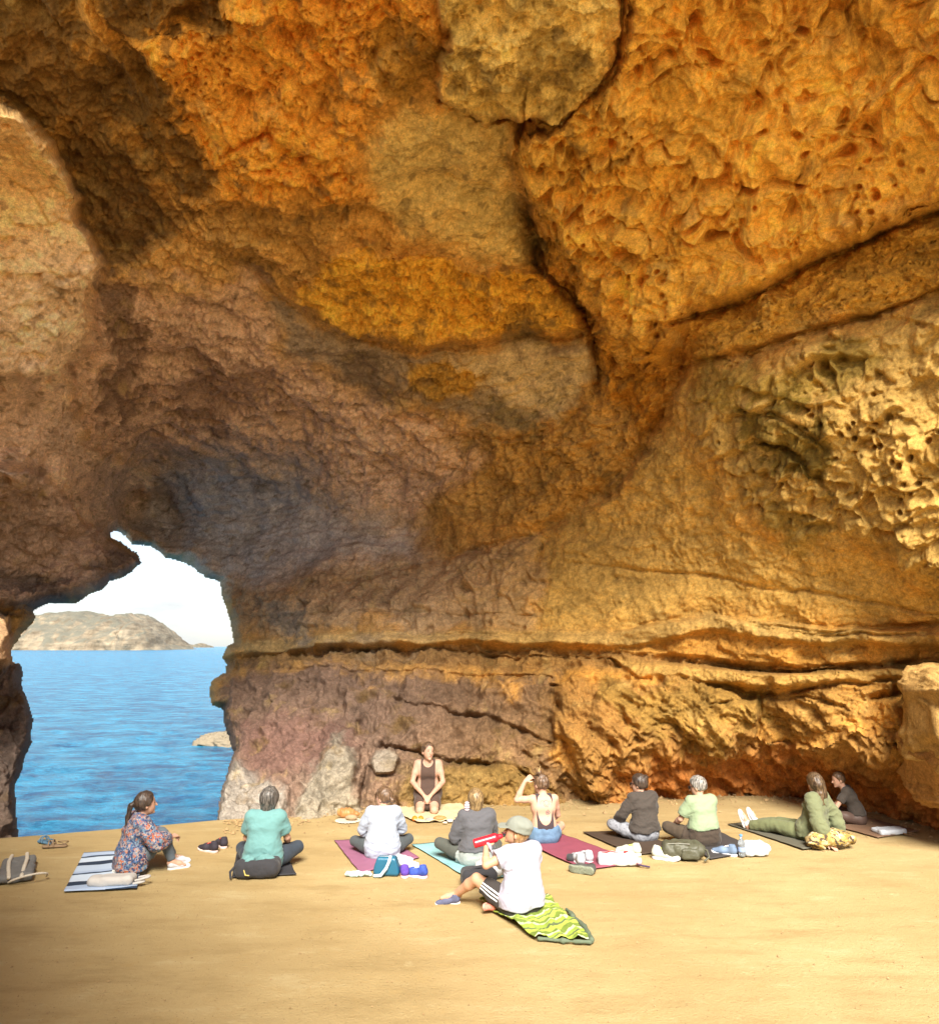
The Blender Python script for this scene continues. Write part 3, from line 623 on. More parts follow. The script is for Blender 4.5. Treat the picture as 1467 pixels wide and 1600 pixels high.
# loose grit and pebbles on the floor, thicker at the foot of the walls
def grit():
    rr = np.random.RandomState(4); V, Q = [], []; base = np.array([(1,0,0),(0,1,0),(-1,0,0),(0,-1,0),(0,0,.8),(0,0,-.5)], float)
    tri = [(0,1,4),(1,2,4),(2,3,4),(3,0,4)]
    foot = [ground(u, v) for (u, v) in [(350,1283),(430,1277),(500,1268),(600,1258),(700,1254),(800,1251),(900,1249),(980,1247),(1060,1243),(1150,1240),(1250,1247),(1350,1264),(1467,1292)]]
    for k in range(2600):
        if k < 1500:
            i = rr.randint(len(foot) - 1); t = rr.rand(); p = foot[i].lerp(foot[i + 1], t); off = rr.exponential(.28); d = p.xy.normalized(); x, y = p.x - d.x * off, p.y - d.y * off; s = rr.uniform(.006, .022) * (1.8 if rr.rand() < .08 else 1)
        else:
            y = rr.uniform(2.2, 9.0); x = rr.uniform(-.75, .75) * y; s = rr.uniform(.003, .009)
        q = base * s * rr.uniform(.6, 1.4, (6, 1)); a = rr.rand() * 6.3; q = q @ np.array([(math.cos(a), -math.sin(a), 0), (math.sin(a), math.cos(a), 0), (0, 0, 1)])
        b = len(V); V += list(q + (x, y, .006)); Q += [(b + i, b + j, b + m) for i, j, m in tri]
    return np_mesh('grit', np.array(V), np.array(Q), False)
tag(link('grit', grit(), M('grit_stone', (.34, .23, .11), noise=.4, scale=8)), 'loose grit and small stones along the foot of the rock', kind='stuff')

# ------------------------------------------------------------------ helpers: bodies and soft things as distance fields
def v3(*a): return np.array(a, float)
def cap(P, a, b, ra, rb=None):
    rb = ra if rb is None else rb
    a = np.asarray(a, float); b = np.asarray(b, float); ab = b - a; t = np.clip(((P - a) @ ab) / (ab @ ab + 1e-12), 0, 1)
    q = P - a - t[..., None] * ab
    return np.sqrt((q * q).sum(-1)) - (ra + (rb - ra) * t)
def ell(P, c, r, R=None):
    q = P - np.asarray(c, float)
    if R is not None: q = q @ R
    r = np.asarray(r, float); k0 = np.sqrt(((q / r) ** 2).sum(-1)); k1 = np.sqrt(((q / (r * r)) ** 2).sum(-1))
    return k0 * (k0 - 1) / np.maximum(k1, 1e-6)
def rbox(P, c, s, rr, R=None):
    q = P - np.asarray(c, float)
    if R is not None: q = q @ R
    q = np.abs(q) - (np.asarray(s, float) - rr)
    return np.sqrt((np.maximum(q, 0) ** 2).sum(-1)) + np.minimum(q.max(-1), 0) - rr
def smin(a, b, k):
    h = np.clip(.5 + .5 * (b - a) / k, 0, 1); return b + (a - b) * h - k * h * (1 - h)
def smax(a, b, k): return -smin(-a, -b, k)
def sunion(ds, k):
    o = ds[0]
    for d in ds[1:]: o = smin(o, d, k)
    return o
def lerp(a, b, t): return np.asarray(a, float) * (1 - t) + np.asarray(b, float) * t
def rot(yaw=0, pitch=0, roll=0):
    """columns: right, forward, up of a local frame; yaw counter-clockwise from above, pitch nose up, roll to the right"""
    return np.array(Matrix.Rotation(math.radians(yaw), 3, 'Z') @ Matrix.Rotation(math.radians(pitch), 3, 'X') @ Matrix.Rotation(math.radians(roll), 3, 'Y'))
def sdf_mesh(name, fn, lo, hi, h):
    lo = np.asarray(lo, float); hi = np.asarray(hi, float); nc = np.maximum(np.ceil((hi - lo) / (4 * h)).astype(int), 1)
    ax = [lo[i] + (np.arange(nc[i]) + .5) * 4 * h for i in range(3)]
    C = np.stack(np.meshgrid(*ax, indexing='ij'), -1); Dc = fn(C.reshape(-1, 3)).reshape(nc)
    act = np.abs(Dc) < 4 * h * 1.15
    n = nc * 4 + 1
    val = np.ones(n, np.float32); m = np.zeros(n, bool)
    s = np.sign(Dc); val[:-1, :-1, :-1] = s.repeat(4, 0).repeat(4, 1).repeat(4, 2)
    ar = act.repeat(4, 0).repeat(4, 1).repeat(4, 2)
    for a in (0, 1):
        for b in (0, 1):
            for c in (0, 1):
                m[a:n[0] - 1 + a, b:n[1] - 1 + b, c:n[2] - 1 + c] |= ar
    I = np.argwhere(m); val[m] = fn(lo + I * h)
    val[0] = val[-1] = 1; val[:, 0] = val[:, -1] = 1; val[:, :, 0] = val[:, :, -1] = 1
    ins = val < 0
    cnt = np.zeros(n - 1, np.int8)
    for a in (0, 1):
        for b in (0, 1):
            for c in (0, 1): cnt += ins[a:n[0] - 1 + a, b:n[1] - 1 + b, c:n[2] - 1 + c]
    cells = np.argwhere((cnt > 0) & (cnt < 8)); idx = np.full(n - 1, -1, np.int32); idx[tuple(cells.T)] = np.arange(len(cells))
    acc = np.zeros((len(cells), 3)); num = np.zeros(len(cells))
    cor = [(a, b, c) for a in (0, 1) for b in (0, 1) for c in (0, 1)]
    for i, A in enumerate(cor):
        for B in cor[i + 1:]:
            if sum(abs(p - q) for p, q in zip(A, B)) != 1: continue
            va = val[tuple((cells + A).T)]; vb = val[tuple((cells + B).T)]; x = (va < 0) != (vb < 0)
            t = np.where(x, va / np.where(x, va - vb, 1), 0)
            acc[x] += (np.array(A) + t[:, None] * (np.array(B) - np.array(A)))[x]; num[x] += 1
    V = lo + (cells + acc / num[:, None]) * h
    Q = []
    for d in range(3):
        e1, e2 = (d + 1) % 3, (d + 2) % 3
        sl0 = [slice(None)] * 3; sl1 = [slice(None)] * 3; sl0[d] = slice(0, n[d] - 1); sl1[d] = slice(1, n[d])
        a, b = ins[tuple(sl0)], ins[tuple(sl1)]
        E = np.argwhere(a != b); E = E[(E[:, e1] > 0) & (E[:, e2] > 0) & (E[:, e1] < n[e1] - 1) & (E[:, e2] < n[e2] - 1)]
        o1 = np.zeros(3, int); o1[e1] = 1; o2 = np.zeros(3, int); o2[e2] = 1
        q = np.stack([idx[tuple((E - o1 - o2).T)], idx[tuple((E - o2).T)], idx[tuple(E.T)], idx[tuple((E - o1).T)]], -1)
        fl = a[tuple(E.T)]; q[~fl] = q[~fl][:, ::-1]; Q.append(q)
    Q = np.concatenate(Q); Q = Q[(Q >= 0).all(1)]
    return np_mesh(name, V, Q)

def project(p):
    x, y, z = p[0], p[1], p[2] - CAM_H
    zc = y * _ct + z * _st; up = -y * _st + z * _ct
    return CX + F_PX * x / zc, CY - F_PX * up / zc

# ------------------------------------------------------------------ materials for people and clothes
def skin(name, col):
    m = M(name, col, rough=.55, noise=.06, scale=30, bump=.05, bscale=120)
    b = m.node_tree.nodes['Principled BSDF']; b.inputs['Subsurface Weight'].default_value = .12; b.inputs['Subsurface Radius'].default_value = (.02, .008, .004); b.inputs['Subsurface Scale'].default_value = .5
    return m
SKIN = skin('skin_fair', (.52, .31, .22)); SKIN_T = skin('skin_tanned', (.52, .29, .18))
def cloth(name, col, noise=.08, rough=.9): return M('cloth_' + name, col, rough=rough, noise=noise, scale=9, bump=.35, bscale=26, sheen=.1, bdist=.012)
def hairm(name, c1, c2):
    if name in _mc: return _mc[name]
    m, n, l, b = mat_new(name); tc = n.new('ShaderNodeTexCoord'); mp = n.new('ShaderNodeMapping'); mp.inputs['Scale'].default_value = (70, 70, 9)
    t = n.new('ShaderNodeTexNoise'); t.inputs['Scale'].default_value = 1; t.inputs['Detail'].default_value = 4
    l.new(tc.outputs['Object'], mp.inputs[0]); l.new(mp.outputs[0], t.inputs['Vector'])
    rp = n.new('ShaderNodeValToRGB'); rp.color_ramp.elements[0].position = .38; rp.color_ramp.elements[1].position = .62
    rp.color_ramp.elements[0].color = c1 + (1,); rp.color_ramp.elements[1].color = c2 + (1,); l.new(t.outputs['Fac'], rp.inputs[0]); l.new(rp.outputs[0], b.inputs['Base Color'])
    bp = n.new('ShaderNodeBump'); bp.inputs['Strength'].default_value = .6; bp.inputs['Distance'].default_value = .006
    l.new(t.outputs['Fac'], bp.inputs['Height']); l.new(bp.outputs[0], b.inputs['Normal']); b.inputs['Roughness'].default_value = .45
    _mc[name] = m; return m
def pattern_mat(name, cols, scale=9, vor=True, rough=.9, stretch=(1, 1, 1)):
    m, n, l, b = mat_new(name); tc = n.new('ShaderNodeTexCoord'); mp = n.new('ShaderNodeMapping'); mp.inputs['Scale'].default_value = stretch
    ds = n.new('ShaderNodeTexNoise'); ds.inputs['Scale'].default_value = scale * .8; ds.inputs['Detail'].default_value = 5
    l.new(tc.outputs['Object'], mp.inputs[0]); l.new(mp.outputs[0], ds.inputs['Vector'])
    mx = n.new('ShaderNodeMixRGB'); mx.inputs[0].default_value = .35; l.new(mp.outputs[0], mx.inputs[1]); l.new(ds.outputs['Color'], mx.inputs[2])
    t = n.new('ShaderNodeTexVoronoi' if vor else 'ShaderNodeTexNoise'); t.inputs['Scale'].default_value = scale * (3 if vor else 1)
    l.new(mx.outputs[0], t.inputs['Vector'])
    rp = n.new('ShaderNodeValToRGB'); rp.color_ramp.interpolation = 'CONSTANT'
    while len(rp.color_ramp.elements) < len(cols): rp.color_ramp.elements.new(.5)
    for i, c in enumerate(cols): rp.color_ramp.elements[i].position = i / len(cols) * .9 + (.0 if vor else .05); rp.color_ramp.elements[i].color = c + (1,)
    if vor:
        sp = n.new('ShaderNodeSeparateColor'); l.new(t.outputs['Color'], sp.inputs[0]); l.new(sp.outputs[0], rp.inputs[0])
    else:
        mr = n.new('ShaderNodeMapRange'); mr.inputs[1].default_value = .3; mr.inputs[2].default_value = .7; l.new(t.outputs['Fac'], mr.inputs[0]); l.new(mr.outputs[0], rp.inputs[0])
    l.new(rp.outputs[0], b.inputs['Base Color']); b.inputs['Roughness'].default_value = rough
    return m
def stripe_mat(name, bands, axis=0, wob=0, rough=.9, freq=1.0, rotz=0):
    """bands: (start, colour) along one object axis, repeated at freq per metre"""
    m, n, l, b = mat_new(name); tc = n.new('ShaderNodeTexCoord'); mp = n.new('ShaderNodeMapping'); mp.inputs['Rotation'].default_value = (0, 0, rotz)
    l.new(tc.outputs['Object'], mp.inputs[0]); src = mp.outputs[0]
    if wob:
        ns = n.new('ShaderNodeTexNoise'); ns.inputs['Scale'].default_value = 3.0; ns.inputs['Detail'].default_value = 1; l.new(mp.outputs[0], ns.inputs['Vector'])
        vs = n.new('ShaderNodeVectorMath'); vs.operation = 'SCALE'; vs.inputs['Scale'].default_value = wob; l.new(ns.outputs['Color'], vs.inputs[0])
        va = n.new('ShaderNodeVectorMath'); va.operation = 'ADD'; l.new(mp.outputs[0], va.inputs[0]); l.new(vs.outputs[0], va.inputs[1]); src = va.outputs[0]
    sp = n.new('ShaderNodeSeparateXYZ'); l.new(src, sp.inputs[0])
    mu = n.new('ShaderNodeMath'); mu.operation = 'MULTIPLY_ADD'; mu.inputs[1].default_value = freq; mu.inputs[2].default_value = 100.0; l.new(sp.outputs[axis], mu.inputs[0])
    fr = n.new('ShaderNodeMath'); fr.operation = 'FRACT'; l.new(mu.outputs[0], fr.inputs[0])
    rp = n.new('ShaderNodeValToRGB'); rp.color_ramp.interpolation = 'CONSTANT'
    while len(rp.color_ramp.elements) < len(bands): rp.color_ramp.elements.new(.5)
    for i, (s, c) in enumerate(bands): rp.color_ramp.elements[i].position = s; rp.color_ramp.elements[i].color = c + (1,)
    l.new(fr.outputs[0], rp.inputs[0]); l.new(rp.outputs[0], b.inputs['Base Color']); b.inputs['Roughness'].default_value = rough
    return m

# ------------------------------------------------------------------ shoes
def shoe_sdf(P):
    """right-left symmetric trainer, heel at y=0, toe at y=.27, sole on z=0"""
    up = sunion([cap(P, (0, .045, .055), (0, .15, .048), .036, .036), cap(P, (0, .15, .045), (0, .235, .033), .037, .028), cap(P, (0, .04, .06), (0, .05, .095), .036, .036)], .03)
    op = cap(P, (0, .055, .14), (0, .045, .075), .024, .02)
    up = smax(up, -op, .006)
    return np.maximum(up, .018 - P[..., 2])
def sole_sdf(P):
    q = P.copy(); d2 = sunion([cap(q * (1, 1, 0), (0, .04, 0), (0, .12, 0), .038, .034), cap(q * (1, 1, 0), (.004, .14, 0), (.004, .232, 0), .041, .036)], .02)
    z = q[..., 2] - .012 - .018 * sstep(.2, .27, q[..., 1]); return smax(d2, np.abs(z) - .014, .006)
_shoe_me = None
def shoe_parts(mat_up, mat_sole, mat_acc, key):
    global _shoe_me
    if _shoe_me is None:
        _shoe_me = (sdf_mesh('shoe_upper', shoe_sdf, (-.06, -.02, 0), (.06, .28, .16), .008), sdf_mesh('sole', sole_sdf, (-.06, -.02, -.02), (.06, .3, .06), .008))
    out = []
    for me, mt in zip(_shoe_me, (mat_up, mat_sole)):
        c = me.copy(); c.materials.clear(); c.materials.append(mt); out.append(c)
    return out
def lace_mesh():
    V, Fs = [], []
    for i in range(4):
        y = .09 + i * .024; z = .098 - i * .0085
        for s in (-1, 1):
            b = len(V)
            for a in range(7):
                x = -.026 + .052 * a / 6; h = z + .004 - 8 * x * x
                V += [(x, y + s * x * .3 - .004, h), (x, y + s * x * .3 + .004, h + .002), ]
            for a in range(6): Fs.append((b + 2 * a, b + 2 * a + 2, b + 2 * a + 3, b + 2 * a + 1))
    return py_mesh('laces', V, Fs)
LACE = lace_mesh()
def put_shoe(parent, R, loc, mats, name='shoe', scale=1.0):
    """worn shoe: a part of the person, sole and laces its sub-parts"""
    a, b = shoe_parts(mats[0], mats[1], mats[2], None)
    o = link(name, a, None, parent); o.matrix_local = Matrix.Translation(loc) @ Matrix(R.tolist()).to_4x4() @ Matrix.Scale(scale, 4)
    s = link('sole', b, None, o)
    lm = LACE.copy(); lm.materials.clear(); lm.materials.append(mats[2]); link('laces', lm, None, o)
    return o
def loose_shoe(u, v, yaw, mats, label, lie=0, group=None, z=.0, scale=1.0, pitch=0):
    t = empty('shoe', ground(u, v) + Vector((0, 0, z)), label, 'shoe', group, rz=math.radians(yaw), scale=scale)
    a, b = shoe_parts(mats[0], mats[1], mats[2], None)
    Rm = Matrix(rot(0, pitch, lie).tolist()).to_4x4(); off = Matrix.Translation((0, 0, abs(math.sin(math.radians(lie))) * .042))
    for nm, me in (('upper', a), ('sole', b)):
        o = link(nm, me, None, t); o.matrix_local = off @ Rm
    lm = LACE.copy(); lm.materials.clear(); lm.materials.append(mats[2]); o = link('laces', lm, None, t); o.matrix_local = off @ Rm
    return t

# ------------------------------------------------------------------ people
def hand_sdf(P, wr, d, nrm, curl=.35, side=1, spread=.3):
    """palm, four unequal bent fingers and a thumb; d direction of the hand, nrm back of the hand, side +1: thumb towards d x nrm"""
    d = np.asarray(d, float); d /= np.linalg.norm(d); nrm = np.asarray(nrm, float); nrm = nrm - d * (nrm @ d); nrm /= np.linalg.norm(nrm)
    s = np.cross(d, nrm) * side
    out = [sunion([cap(P, wr + d * .005 + s * .012, wr + d * .078 + s * .027, .017, .013), cap(P, wr + d * .005, wr + d * .082, .018, .014), cap(P, wr + d * .005 - s * .012, wr + d * .076 - s * .027, .016, .012)], .015)]
    for k, (off, L) in enumerate(((.031, .068), (.0105, .076), (-.0105, .070), (-.030, .055))):
        a = wr + d * .080 + s * off; dd = d + s * off * spread * 8; dd /= np.linalg.norm(dd)
        b = a + (dd * math.cos(curl) - nrm * math.sin(curl)) * L * .52
        c = b + (dd * math.cos(curl * 2.3) - nrm * math.sin(curl * 2.3)) * L * .50
        out.append(np.minimum(cap(P, a, b, .0098, .009), cap(P, b, c, .009, .0078)))
    t0 = wr + d * .025 + s * .022; t1 = t0 + (d * .5 + s * .75 - nrm * .25) * .04; t2 = t1 + (d * .9 + s * .25 - nrm * .3) * .034
    out.append(np.minimum(cap(P, t0, t1, .014, .0115), cap(P, t1, t2, .0115, .009)))
    o = out[0]
    for x in out[1:]: o = smin(o, x, .006)
    return o
def pose(kind='cross', lean=0.0, lean_x=0.0, **kw):
    """joints in metres: x right, y forward, z up, seated on z=0"""
    J = dict(pel=v3(0, 0, .115), hipL=v3(-.095, .02, .10), hipR=v3(.095, .02, .10),
             kneeL=v3(-.37, .30, .17), kneeR=v3(.37, .30, .17), ankL=v3(.06, .40, .065), ankR=v3(-.07, .34, .075), toeL=v3(.22, .42, .04), toeR=v3(-.22, .38, .05))
    c = lambda y, z, x=0: v3(x + lean_x * z, y + lean * (z - .1), z)
    J['wst'] = c(-.02, .30); J['chs'] = c(0, .46); J['nck'] = c(.025, .605); J['hb'] = c(.04, .675); J['hd'] = c(.055, .755)
    J['shL'] = c(.0, .575) + v3(-.165, 0, 0); J['shR'] = c(.0, .575) + v3(.165, 0, 0)
    J['elL'] = v3(-.27, .10, .36) + v3(0, lean * .3, 0); J['elR'] = v3(.27, .10, .36) + v3(0, lean * .3, 0)
    J['wrL'] = v3(-.22, .30, .25); J['wrR'] = v3(.22, .30, .25)
    J['hdir'] = (0, 0, 0)      # head yaw, pitch, roll
    J.update({k: (np.asarray(v, float) if isinstance(v, (tuple, list)) and len(v) == 3 and k != 'hdir' else v) for k, v in kw.items()})
    return J
def torso_sdf(P, J, e=0.0, w=1.0, hemflare=0.0, belly=0.0):
    x = lambda c, hw: (c + v3(-hw * w, 0, 0), c + v3(hw * w, 0, 0))
    d = [cap(P, *x(J['pel'], .085), .118 + e + hemflare), cap(P, *x(lerp(J['pel'], J['wst'], .55), .066), .108 + e + belly + hemflare * .6), cap(P, *x(J['wst'], .052), .098 + e + belly),
         cap(P, *x(J['chs'], .070), .108 + e), cap(P, J['shL'] + v3(.03, 0, .0), J['shR'] + v3(-.03, 0, .0), .058 + e)]
    return sunion(d, .07)
def head_frame(J): return rot(*J['hdir'])
def trunk_sdf(P, J, e=0.0, bust=0.0, **k):
    t = torso_sdf(P, J, e, **k)
    if bust:
        for s in (-1, 1): t = smin(t, ell(P, J['chs'] + v3(s * .062, .075, -.01), (.058 + e, .050 + e, .058 + e)), .05)
    return t
def arm_sdf(P, J, S, e=0.0, droop=0.0):
    sh, el, wr = J['sh' + S], J['el' + S], J['wr' + S]
    a = sunion([cap(P, sh, lerp(sh, el, .5), .052 + e, .044 + e + droop * .6), cap(P, lerp(sh, el, .5), el, .044 + e + droop * .6, .037 + e + droop)], .02)
    fm = lerp(el, wr, .35)
    return sunion([a, cap(P, el, fm, .038 + e + droop, .040 + e + droop), cap(P, fm, wr, .040 + e + droop, .025 + e)], .012)
def leg_sdf(P, J, S, e=0.0, loose=0.0, foot=True):
    hp, kn, an, to = J['hip' + S], J['knee' + S], J['ank' + S], J['toe' + S]
    lg = sunion([cap(P, hp, lerp(hp, kn, .5), .094 + e, .080 + e), cap(P, lerp(hp, kn, .5), kn, .080 + e, .058 + e + loose)], .03)
    cm = lerp(kn, an, .35)
    lg = smin(lg, sunion([cap(P, kn, cm, .056 + e + loose, .056 + e + loose), cap(P, cm, an, .056 + e + loose, .036 + e + loose * 1.2)], .02), .015)
    if foot:
        heel = an - (to - an) / np.linalg.norm(to - an) * .035 - v3(0, 0, .02)
        lg = smin(lg, sunion([cap(P, an, heel, .034, .03), cap(P, an, lerp(an, to, .6), .035, .03), cap(P, lerp(an, to, .6), to, .03, .02)], .02), .015)
    return lg
HS = 1.12       # head size
def body_fn(J, bust=.0, hands=True):
    R = head_frame(J); hc = J['hd']; L = lambda *a: hc + R @ np.array(a) * HS
    def E(P, c, r): return ell(P, c, np.array(r) * HS, R)
    def f(P):
        t = trunk_sdf(P, J, 0, bust)
        t = smin(t, cap(P, J['nck'] - v3(0, 0, .03), J['hb'] + v3(0, 0, .02), .058, .052), .035)
        h = E(P, L(0, -.005, .02), (.074, .095, .100))
        h = smin(h, E(P, L(0, .032, -.045), (.054, .058, .068)), .035)
        h = smin(h, cap(P, L(0, .092, .005), L(0, .110, -.026), .008, .013), .012)     # nose
        h = smin(h, cap(P, L(-.018, .082, -.058), L(.018, .082, -.058), .008), .010)    # lips
        h = smin(h, E(P, L(0, .075, -.095), (.022, .018, .016)), .02)              # chin
        for s in (-1, 1):
            h = smax(h, -E(P, L(s * .030, .100, .008), (.018, .014, .012)), .012)
            h = smin(h, E(P, L(s * .076, -.005, -.012), (.012, .020, .030)), .008)
        t = smin(t, h, .022)
        for s, S in ((-1, 'L'), (1, 'R')):
            el, wr = J['el' + S], J['wr' + S]
            t = smin(t, arm_sdf(P, J, S), .03)
            if hands:
                hd = J.get('hand' + S, (wr - el)); nn = J.get('nrm' + S, v3(s * .4, -.2, 1)); t = smin(t, hand_sdf(P, wr + .01 * hd / np.linalg.norm(hd), hd, nn, J.get('curl' + S, .45), J.get('thumb' + S, -s)), .010)
            t = smin(t, leg_sdf(P, J, S), .02)
        return t
    return f
def bounds(J, pad=.16):
    pts = np.array([v for k, v in J.items() if isinstance(v, np.ndarray) and v.shape == (3,) and not k.startswith(('nrm', 'hand'))])
    return pts.min(0) - pad, pts.max(0) + pad
def shirt_fn(J, sleeve=.0, e=.02, hem=.13, neck=.075, wr_amp=.009, scoop_back=None, scoop_front=None, strap=None, belly=0.0, flare=.0, droop=0.0, bust=0.0):
    def f(P):
        q = P + 0
        n = fbm(P * np.array((7, 7, 13)), 3) * wr_amp + fbm(P * np.array((3, 3, 9)) + 5, 2) * wr_amp * 1.3 - np.clip(fbm(P * np.array((5, 5, 9)) + fbm(P * 4, 2)[..., None] * 1.2 + 9, 3, ridged=True) - .15, 0, 1) * wr_amp * 1.3
        t = trunk_sdf(P, J, e, bust, hemflare=flare, belly=belly)
        t = np.maximum(t, hem + .012 * np.sin(P[..., 0] * 14) - P[..., 2])
        for S in 'LR':
            sh, el, wr = J['sh' + S], J['el' + S], J['wr' + S]
            if sleeve > 0:
                a = arm_sdf(P, J, S, e, droop); dr = (el - sh) / np.linalg.norm(el - sh)
                if sleeve <= 1: a = smax(a, (P - lerp(sh, el, sleeve)) @ dr, .008)
                else:
                    b = lerp(el, wr, sleeve - 1); d2 = (wr - el) / np.linalg.norm(wr - el)
                    a = smax(a, np.where(((P - el) @ d2) > 0, (P - b) @ d2, -1), .008)
                t = smin(t, a, .03)
        t = t + n
        nb = J['nck']; t = smax(t, -cap(P, nb + v3(0, .02, 0), J['hb'] + v3(0, .04, .1), neck), .01)
        if sleeve == 0: 
            for s, S in ((-1, 'L'), (1, 'R')): t = np.maximum(t, s * (P[..., 0] - J['sh' + S][0]) + (.035 if strap is None else strap) - .0)
        if scoop_back is not None:
            c, r = scoop_back; t = smax(t, -ell(P, J['chs'] + np.array(c), r), .01)
        if scoop_front is not None:
            c, r = scoop_front; t = smax(t, -ell(P, J['chs'] + np.array(c), r), .01)
        return np.maximum(t, .006 - P[..., 2])
    return f
def pants_fn(J, length=1.9, e=.012, top=.20, wr_amp=.005, loose=0.0, legs='LR'):
    """length: 1 = to the knee, 2 = to the ankle"""
    def f(P):
        x = lambda c, hw: (c + v3(-hw, 0, 0), c + v3(hw, 0, 0))
        t = sunion([cap(P, *x(J['pel'], .085), .118 + e), cap(P, *x(lerp(J['pel'], J['wst'], .55), .066), .108 + e)], .05)
        t = np.maximum(t, P[..., 2] - top)
        for S in legs:
            hp, kn, an = J['hip' + S], J['knee' + S], J['ank' + S]
            lg = leg_sdf(P, J, S, e, loose, foot=False)
            if length <= 1:
                dr = (kn - hp) / np.linalg.norm(kn - hp); lg = np.maximum(lg, (P - lerp(hp, kn, length)) @ dr)
            else:
                b = lerp(kn, an, length - 1); dr = (an - kn) / np.linalg.norm(an - kn)
                lg = np.maximum(lg, np.where(((P - kn) @ dr) > .08, (P - b) @ dr, -1))
            t = smin(t, lg, .025)
        t = t + fbm(P * 8, 3) * wr_amp + fbm(P * np.array((4, 14, 14)), 2) * wr_amp
        return np.maximum(t, .004 - P[..., 2])
    return f
def hair_fn(J, style, vol=.018):
    R = head_frame(J); hc = J['hd']; L = lambda *a: hc + R @ np.array(a) * HS
    def f(P):
        q = (P - hc) @ R / HS
        n = fbm(q * np.array((45, 45, 12)), 3) * .010 + fbm(q * 15, 3) * .010
        h = ell(P, L(0, -.012, .022), np.array((.076 + vol, .097 + vol, .100 + vol)) * HS, R)
        cut = q[..., 1] - .55 * q[..., 2] - .030
        h = smax(h, cut, .015)
        lowz = {'short': -.050, 'bun': -.050, 'pony': -.05, 'bob': -.105, 'long': -.06, 'curly': -.12, 'bunlow': -.055, 'topbun': -.05}[style]
        h = smax(h, lowz - q[..., 2] + np.clip(q[..., 1] + .02, 0, 1) * .9, .012)
        if style in ('bob', 'curly'):
            s = ell(P, L(0, -.03, -.065), (.083, .075, .095), R); s = smax(s, q[..., 1] - .02, .02); h = smin(h, s, .03); h = smax(h, (-.118 if style == 'bob' else -.15) - q[..., 2], .01)
        if style == 'bun': h = smin(h, ell(P, L(0, -.10, .085), (.042, .038, .038), R), .015)
        if style == 'bunlow': h = smin(h, ell(P, L(.01, -.125, -.03), (.042, .034, .042), R), .015)
        if style == 'topbun': h = smin(h, ell(P, L(-.04, -.02, .15), (.042, .036, .05), R), .015); n = n * 1.6
        if style == 'pony':
            h = smin(h, cap(P, L(0, -.10, .04), L(0, -.15, .01), .022, .03), .015)
            h = sunion([h, cap(P, L(0, -.15, .01), L(.0, -.175, -.10), .031, .028), cap(P, L(0, -.175, -.10), L(.02, -.20, -.22), .028, .008)], .01)
        if style == 'long':
            a = J['nck'] + v3(0, -.09, .03); b = J['chs'] + v3(-.04, -.13, .05)
            h = sunion([h, cap(P, L(0, -.06, -.02), a, .085, .075), cap(P, a + v3(-.03, 0, 0), b, .062, .02), cap(P, a + v3(-.06, .02, 0), b + v3(-.05, 0, 0), .05, .015), cap(P, a + v3(.03, 0, 0), b + v3(.05, 0, .05), .05, .015)], .03)
        return h + n
    return f
def add_face(root, J, closed=False):
    R = head_frame(J); hc = J['hd']; L = lambda *a: hc + R @ np.array(a) * HS
    for s in (-1, 1):
        me = sdf_mesh('eye', lambda P: ell(P, (0, 0, 0), (.011, .006, .0055)), (-.02,) * 3, (.02,) * 3, .003)
        o = link('eye', me, M('eye_dark', (.03, .02, .015), rough=.2, bump=0), root); o.matrix_local = Matrix.Translation(L(s * .030, .083, .008)) @ Matrix(R.tolist()).to_4x4()
        me = sdf_mesh('eyebrow', lambda P: cap(P, (-.012, 0, 0), (.012, 0, .002), .003), (-.02,) * 3, (.02,) * 3, .0025)
        o = link('eyebrow', me, M('brow', (.12, .07, .04), bump=0), root); o.matrix_local = Matrix.Translation(L(s * .031, .090, .026)) @ Matrix(R.tolist()).to_4x4()
    me = sdf_mesh('mouth', lambda P: ell(P, (0, 0, 0), (.022, .007, .006)), (-.03,) * 3, (.03,) * 3, .003)
    o = link('mouth', me, M('lips', (.42, .14, .12), rough=.5, bump=0), root); o.matrix_local = Matrix.Translation(L(0, .088, -.058)) @ Matrix(R.tolist()).to_4x4()
def add_glasses(root, J):
    R = head_frame(J); hc = J['hd']
    def f(P):
        d = 9
        for s in (-1, 1):
            d = np.minimum(d, ell(P, (s * .033, .100, .010), (.028, .006, .020))); d = np.minimum(d, cap(P, (s * .06, .095, .018), (s * .082, .0, .015), .0045))
        return np.minimum(d, cap(P, (-.01, .105, .014), (.01, .105, .014), .004))
    o = link('glasses', sdf_mesh('glasses', f, (-.1, -.02, -.03), (.1, .12, .05), .004), M('dark_lens', (.015, .012, .012), rough=.15, bump=0, spec=.6), root)
    o.matrix_local = Matrix.Translation(hc) @ Matrix(R.tolist()).to_4x4() @ Matrix.Scale(HS, 4)

